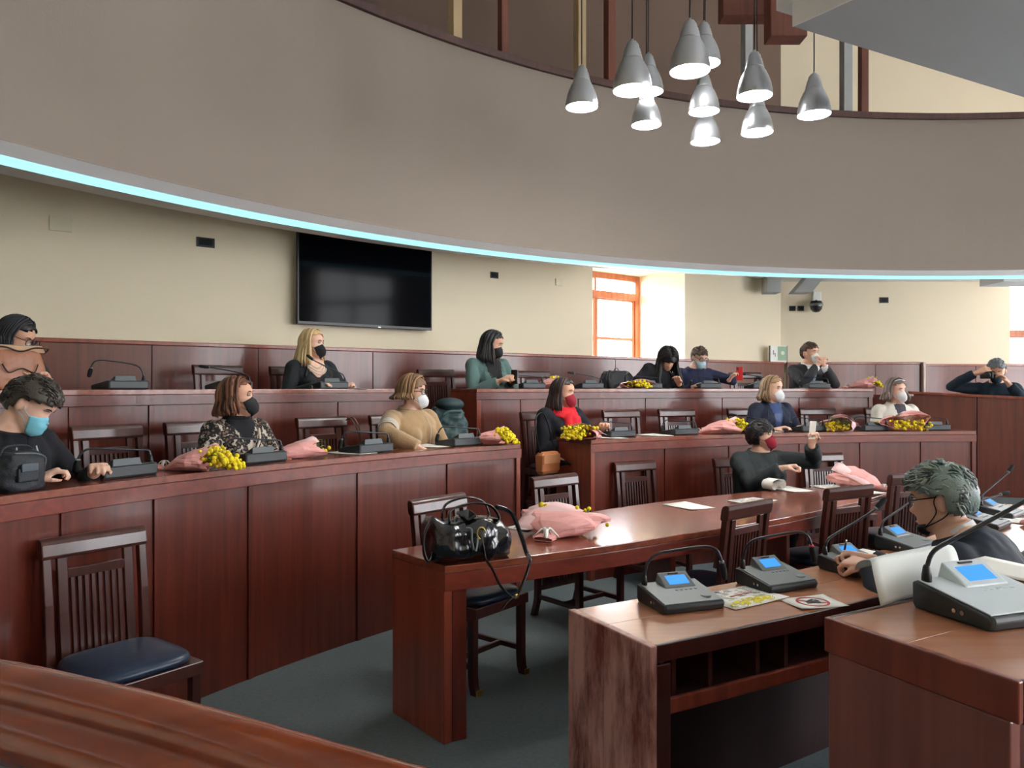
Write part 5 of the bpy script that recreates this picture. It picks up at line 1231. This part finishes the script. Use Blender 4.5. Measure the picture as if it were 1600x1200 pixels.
loop([(-.17, -.02, .17), (-.20, -.03, .12), (-.205, -.04, .05), (-.19, -.05, .012), (-.17, -.04, .04), (-.165, -.02, .1)], .01)
loop([(.02, -.11, .12), (.02, -.13, .07), (.025, -.145, .02), (.03, -.2, -.008), (.05, -.235, -.07), (.09, -.245, -.115), (.115, -.24, -.12), (.14, -.235, -.09), (.19, -.21, -.012), (.215, -.17, .012), (.235, -.1, .02), (.24, -.03, .09), (.225, .03, .17), (.16, .06, .20)], .011, 'shoulder_strap', flat=.25)
loop([(.10, -.243, -.118), (.07, -.25, -.135), (.045, -.255, -.16)], .008, 'strap_end', flat=.25)
MB().box((.118, -.243, -.118), (.02, .008, .018), .4).build('buckle', M_brass, hb, bev=.002)
MB().tube([(.015+.018*math.cos(a), -.122, .125+.024*math.sin(a)) for a in [2*PI*k/14 for k in range(15)]], .003, 6).build('ring', M_brass, hb, smooth=True)
loop([(-.05, -.115, .15), (-.03, -.125, .145), (-.028, -.125, .1), (-.02, -.128, .06)], .004, 'drawstring', M_unit2, 1)
loop([(.0, -.12, .105), (-.005, -.128, .08), (-.012, -.13, .055)], .004, 'drawstring', M_unit2, 1)
MB().rings([[(x, y, z) for x, y, z in ((-.03, -.09, .17), (.01, -.085, .185), (.03, .04, .19), (-.03, .05, .18))], [(x, y, z+.012) for x, y, z in ((-.03, -.09, .17), (.01, -.085, .185), (.03, .04, .19), (-.03, .05, .18))]]).build('top_flap', M_pat, hb, bev=.004)

# ---------------------------------------------------------------- sheets of paper and small things
M_print = mat('print_yellow', S(222, 204, 40), .8); M_printg = mat('print_green', S(150, 170, 60), .8); M_ink = mat('ink', S(60, 60, 66), .8); M_inkr = mat('ink_red', S(200, 60, 50), .8); M_inkb = mat('ink_blue', S(50, 70, 130), .8)
def sheet(loc, rz, label, w=.21, h=.297, name='paper_sheet', group=None, mtl=None):
    r = root(name, label, 'paper', tuple(loc), rz, group)
    g = []
    for i in range(6):
        for j in range(6):
            u, v = i/5-.5, j/5-.5; g.append((u*w, v*h, .0015+.004*max(0, u*v*4)))
    MB().add(g, [(i*6+j, (i+1)*6+j, (i+1)*6+j+1, i*6+j+1) for i in range(5) for j in range(5)]).build('page', mtl or M_paper, r, smooth=True, solid=.0006)
    return r
def flyer(loc, rz, label):
    r = sheet(loc, rz, label, .21, .297, 'flyer')
    rnd = random.Random(3); mm = MB()
    for k in range(60):
        y = rnd.uniform(-.12, .10); x = .055+rnd.gauss(0, .014)+.1*y*.3
        mm.lathe([(rnd.uniform(.006, .012), .0032+k*.00001), (.004, .0036+k*.00001)], 7, M=Matrix.Translation((x, y, 0)))
    mm.build('printed_mimosa', M_print, r, kind='stuff')
    mm = MB()
    for k in range(26): mm.box((.055+rnd.gauss(0, .03), rnd.uniform(-.13, .11), .0036), (.003, .03, .0004), rnd.uniform(-1, 1))
    mm.build('printed_leaves', M_printg, r, kind='stuff')
    mm = MB()
    for k in range(9):
        for q in range(6): 
            if rnd.random() < .8: mm.box((-.07+.011*k-.02, -.11+.04*q+rnd.uniform(-.004, .004), .0042), (.0028, rnd.uniform(.018, .034), .0004))
    mm.build('printed_text', M_ink, r, kind='stuff')
    MB().box((-.02, .02, .0044), (.006, .12, .0004)).build('printed_heading', M_inkr, r)
    for k in range(4): MB().box((-.09, -.125+.03*k, .0044), (.014, .018, .0004)).build('printed_badge', (M_ink, M_inkb, M_ink, M_inkb)[k], r)
    return r
q = on(1158, 934, .8); flyer((q.x, q.y, .8015), -1.0, 'white flyer with a printed yellow mimosa on the clerks desk')
q = on(1270, 942, .8); r = sheet((q.x, q.y, .8012), .26, 'white sheet with a red ring prohibition sign on the clerks desk', .2, .15, 'prohibition_sheet')
MB().lathe([(.052, .0035), (.06, .0035), (.06, .0042), (.052, .0042)], 32, caps=False).build('printed_ring', M_red, r)
MB().box((0, 0, .004), (.108, .007, .0006), -.6).build('printed_slash', M_red, r)
for x, y, w, h, a in ((-.005, .012, .05, .012, .5), (.008, -.01, .03, .016, -.4), (-.02, -.012, .03, .008, .2), (.022, .01, .012, .02, .3)): MB().box((x, y, .0045), (w, h, .0005), a).build('printed_mark', M_ink, r)
q = on(1175, 783, .8); flyer((q.x, q.y, .8012), -.95, 'flyer with yellow print on the long table behind the left chair back')
q = on(1075, 791, .8); sheet((q.x, q.y, .8012), .5, 'plain white sheet on the long table behind the left chair back')
q = on(1236, 765, .8); sheet((q.x, q.y, .8012), .4, 'white sheet beside the rolled paper on the long table')
for k, (px, py, a) in enumerate(((1300, 762, .2), (1325, 765, .9), (1345, 770, .5))):
    q = on(px, py, .8); sheet((q.x, q.y, .8012+.004*k), a, ('white sheet behind the middle chair back on the long table', 'white sheet between two others under the far pink bunch', 'top white sheet under the far pink bunch')[k], group='loose sheets at the far end of the long table')
q = on(822, 824, .8); sheet((q.x, q.y, .8012), .9, 'cream sheet half under the pink bunch beside the handbag', .2, .16)
q = on(1375, 872, .8); sheet((q.x, q.y, .8012), .6, 'white sheet under the hands of the man writing')
sheet((3.0, 4.62, .8012), .6, 'bright white sheet at the right picture edge behind the man in the suit')
q = on(1592, 908, ZD); sheet((q.x+.06, q.y+.1, ZD+.0012), .5, 'white sheet behind the large silver microphone')
def row_sheet(px, row, label, dR=.1, **k):
    p = ray(px, (R1 if row == 1 else R2)+dR); sheet((p.x, p.y, (Z1 if row == 1 else Z2)+.0012), face_c(p), label, **k)
row_sheet(548, 1, 'white sheet beside the microphone left of the tan-sweater woman', .22); row_sheet(362, 1, 'small white slip behind the microphone of the leopard-print woman', .3, w=.12, h=.1); row_sheet(668, 1, 'white sheet in front of the tan-sweater woman', .28)
row_sheet(1022, 1, 'grey white sheet between two microphones on the lower right bench', .2); row_sheet(950, 1, 'white sheet under the microphone by the red-scarf woman', .12); row_sheet(1195, 1, 'white sheet in front of the navy-clad blonde', .25)
row_sheet(553, 2, 'white slip right of the blonde woman in black', .1, w=.12); row_sheet(1040, 2, 'white slip below the bowed dark-haired woman', .08, w=.12); row_sheet(1250, 2, 'folded white sheet in front of the man with clasped hands', .1, w=.14, h=.1)
# big curling sheet standing on the desk edge
ca, cb2 = g0+gd*.185, g0+gd*.515; gn = ge.normalized()
r = root('curled_sheet', 'large blank white sheet curling upright between the two right-hand desks', 'paper', (ca.x, ca.y, ZD))
g = []
for t in range(15):
    u_ = t/14
    for j in range(11):
        s = j/10; p = ca+(cb2-ca)*s-gn*(-.012+.03*u_**2+.012*math.sin(s*PI)); out = gd*(-.016*math.sin(u_*PI)*(1-s))
        g.append(V((p.x, p.y, ZD+.004+(.104+.004*s)*math.sin(u_*PI*.5)))+out)
for a in range(1, 9):     # the top edge rolls away from the viewer
    for j in range(11):
        s = j/10; q_ = a/8*1.5; p = ca+(cb2-ca)*s-gn*(.018+.045*math.sin(q_)+.012*math.sin(s*PI))
        g.append(V((p.x, p.y, ZD+.108+.004*s-.035*(1-math.cos(q_)))))
MB().add(g, [(i*11+j, i*11+j+1, (i+1)*11+j+1, (i+1)*11+j) for i in range(22) for j in range(10)]).build('page', mat('drawing_paper', S(222, 228, 226), .8, spec=.2), r, W=True, smooth=True, solid=.0008)
# rolled paper with two curls on the long table
q = on(1209, 766, .8); r = root('rolled_paper', 'white paper rolled into two curls standing on the long table before the red-masked woman', 'paper', (q.x, q.y, .801), .55)
pts = []
for k in range(26):
    a = -PI*.5+k/25*PI*2.6; rr = .042-.028*k/25; pts.append((-.045+rr*math.cos(PI-a)*1.0, .042+rr*math.sin(PI-a)))
left = [(-.045+ (.042-.026*k/25)*math.cos(PI/2+k/25*PI*2.4), .042+(.042-.026*k/25)*math.sin(PI/2+k/25*PI*2.4)) for k in range(26)]
right = [(.045+(.042-.026*k/25)*math.cos(PI/2-k/25*PI*2.4), .042+(.042-.026*k/25)*math.sin(PI/2-k/25*PI*2.4)) for k in range(26)]
curve = left[::-1]+[(-.02, .088), (0, .09), (.02, .088)]+right
g = [(x, y, z) for x, z in curve for y in (-.05, .05)]
MB().add(g, [(2*i, 2*i+1, 2*i+3, 2*i+2) for i in range(len(curve)-1)]).build('page', M_paper, r, smooth=True, solid=.0012)
# pen-like white card held elsewhere is built with its holder

def bag_blob(name, label, loc, rz, size, mtl, seed, voxel=.008, cat='bag', amp=.012, parts=None):
    r = root(name, label, cat, tuple(loc), rz); mm = MB(); rs = []
    w, d, h = size
    for z, f in ((0, .9), (.08, 1), (.4, 1.02), (.75, .94), (.93, .8), (1, .62)):
        rs.append([(w/2*f*(abs(math.cos(a))**.5)*(1 if math.cos(a) > 0 else -1), d/2*f*(abs(math.sin(a))**.6)*(1 if math.sin(a) > 0 else -1), z*h) for a in [2*PI*k/28 for k in range(28)]])
    bk = mm.rings(rs).bake(voxel, 2)
    for i, p in enumerate(bk.v):
        n_ = V((p.x/w, p.y/d, .3*(p.z/h-.5))).normalized()
        if p.z > .02: bk.v[i] = p+n_*amp*(noise.noise(p*14+V((seed, 0, 0)))+.5*noise.noise(p*34))
    bk.build('body', mtl, r, smooth=True)
    return r
M_nyl = mat('dark_nylon', S(34, 40, 48), .55, bump=.3, bscale=200); M_tan = mat('tan_leather', S(158, 104, 76), .45, bump=.1, bscale=60); M_tanL = mat('tan_suede', S(196, 160, 126), .7); M_brn = mat('brown_trim', S(58, 34, 26), .4)
p = ray(28, R1+.1); r = bag_blob('camera_bag', 'dark zipped camera bag on the near left bench in front of the young man', (p.x, p.y, Z1+.001), face_c(p)+.15, (.20, .14, .165), M_nyl, 4)
MB().box((.02, .076, .07), (.1, .016, .06)).build('pocket', M_nyl, r, bev=.008); MB().box((.02, .086, .1), (.08, .008, .035)).build('flap', mat('nylon_flap', S(70, 82, 92), .5), r, bev=.004)
loop([(-.09, 0, .15), (-.05, -.01, .185), (.05, -.01, .185), (.09, 0, .15)], .008, 'handle', M_nyl, .5, r); loop([(.06, .05, .16), (-.02, .07, .155), (-.09, .05, .13), (-.1, .03, .08)], .003, 'zip', M_unit2, 1, r)
p = ray(22, R2+.17); r = bag_blob('tote_bag', 'tan leather tote bag with dark handles at the upper far left', (p.x, p.y, Z2+.001), face_c(p), (.34, .13, .235), M_tan, 9, amp=.006)
loop([(.1, .07, .15), (.07, .082, .1), (.0, .085, .125), (-.07, .082, .1), (-.1, .07, .15)], .007, 'handle', M_brn, .5, r); loop([(-.165, .02, .22), (-.17, .05, .245), (-.09, .06, .25), (.0, .07, .225), (.09, .06, .25), (.17, .04, .235), (.175, .03, .12), (.175, .02, .02)], .006, 'piping', M_brn, .6, r)
MB().rings([[(-.165, .035, .22), (.165, .035, .22), (.165, .0, .232), (-.165, .0, .232)], [(-.15, .03, .262), (.15, .03, .262), (.15, .0, .266), (-.15, .0, .266)]]).build('suede_collar', M_tanL, r, bev=.006)
for z in (.05, .09, .14): MB().ball((.182, .02, z), (.006, .006, .012), 8, 6).build('brass_ring', M_brass, r, smooth=True)
p = ray(963, R2+.62); r = bag_blob('backpack', 'black backpack beside the bowed dark-haired woman on the upper tier', (p.x, p.y, .82+.47), face_c(p)-.2, (.42, .24, .50), mat('black_nylon', S(30, 32, 40), .5, bump=.2, bscale=150), 5, .012)
loop([(-.1, .13, .48), (-.05, .16, .42), (-.07, .15, .3)], .016, 'strap', M_unit, .3, r); loop([(.12, .12, .5), (.15, .16, .42), (.13, .15, .3)], .016, 'strap', M_unit, .3, r); loop([(-.04, 0, .49), (0, 0, .53), (.04, 0, .49)], .01, 'grab_loop', M_unit, .5, r)
MB().box((0, .135, .2), (.26, .03, .2)).build('pocket', M_nyl, r, bev=.012)
p = ray(697, R1+1.05); r = bag_blob('folded_jacket', 'dark teal padded jacket heaped in the gap left of the upper middle bench', (p.x, p.y, .40+.47), .3, (.36, .3, .56), mat('teal_padding', S(54, 78, 80), .6, bump=.2, bscale=40), 6, .012, 'jacket', .03)
MB().ball((.02, -.05, .58), (.13, .12, .06), 16, 10).build('hood', mat('teal_padding_dark', S(38, 58, 62), .6), r, smooth=True)
loop([(-.14, -.1, .3), (-.05, -.17, .5), (.1, -.15, .52)], .02, 'sleeve', mat('teal_sleeve', S(60, 88, 90), .6), .6, r)
# strap over the empty chair
p = ray(552, R1+.72); r = root('bag_strap', 'brown leather bag strap looped over the empty chair left of the tan sweater', 'strap', (p.x, p.y, .40+.5), face_c(p))
loop([(.03, -.02, .46), (.02, .03, .475), (.0, .06, .42), (-.03, .07, .3), (-.05, .08, .2), (-.06, .08, .05)], .011, 'outer_strap', mat('brown_strap', S(96, 60, 46), .4), .3, r); loop([(.05, -.02, .455), (.045, .03, .47), (.02, .07, .4), (-.01, .08, .3), (-.03, .09, .16)], .009, 'inner_strap', M_brn, .3, r)
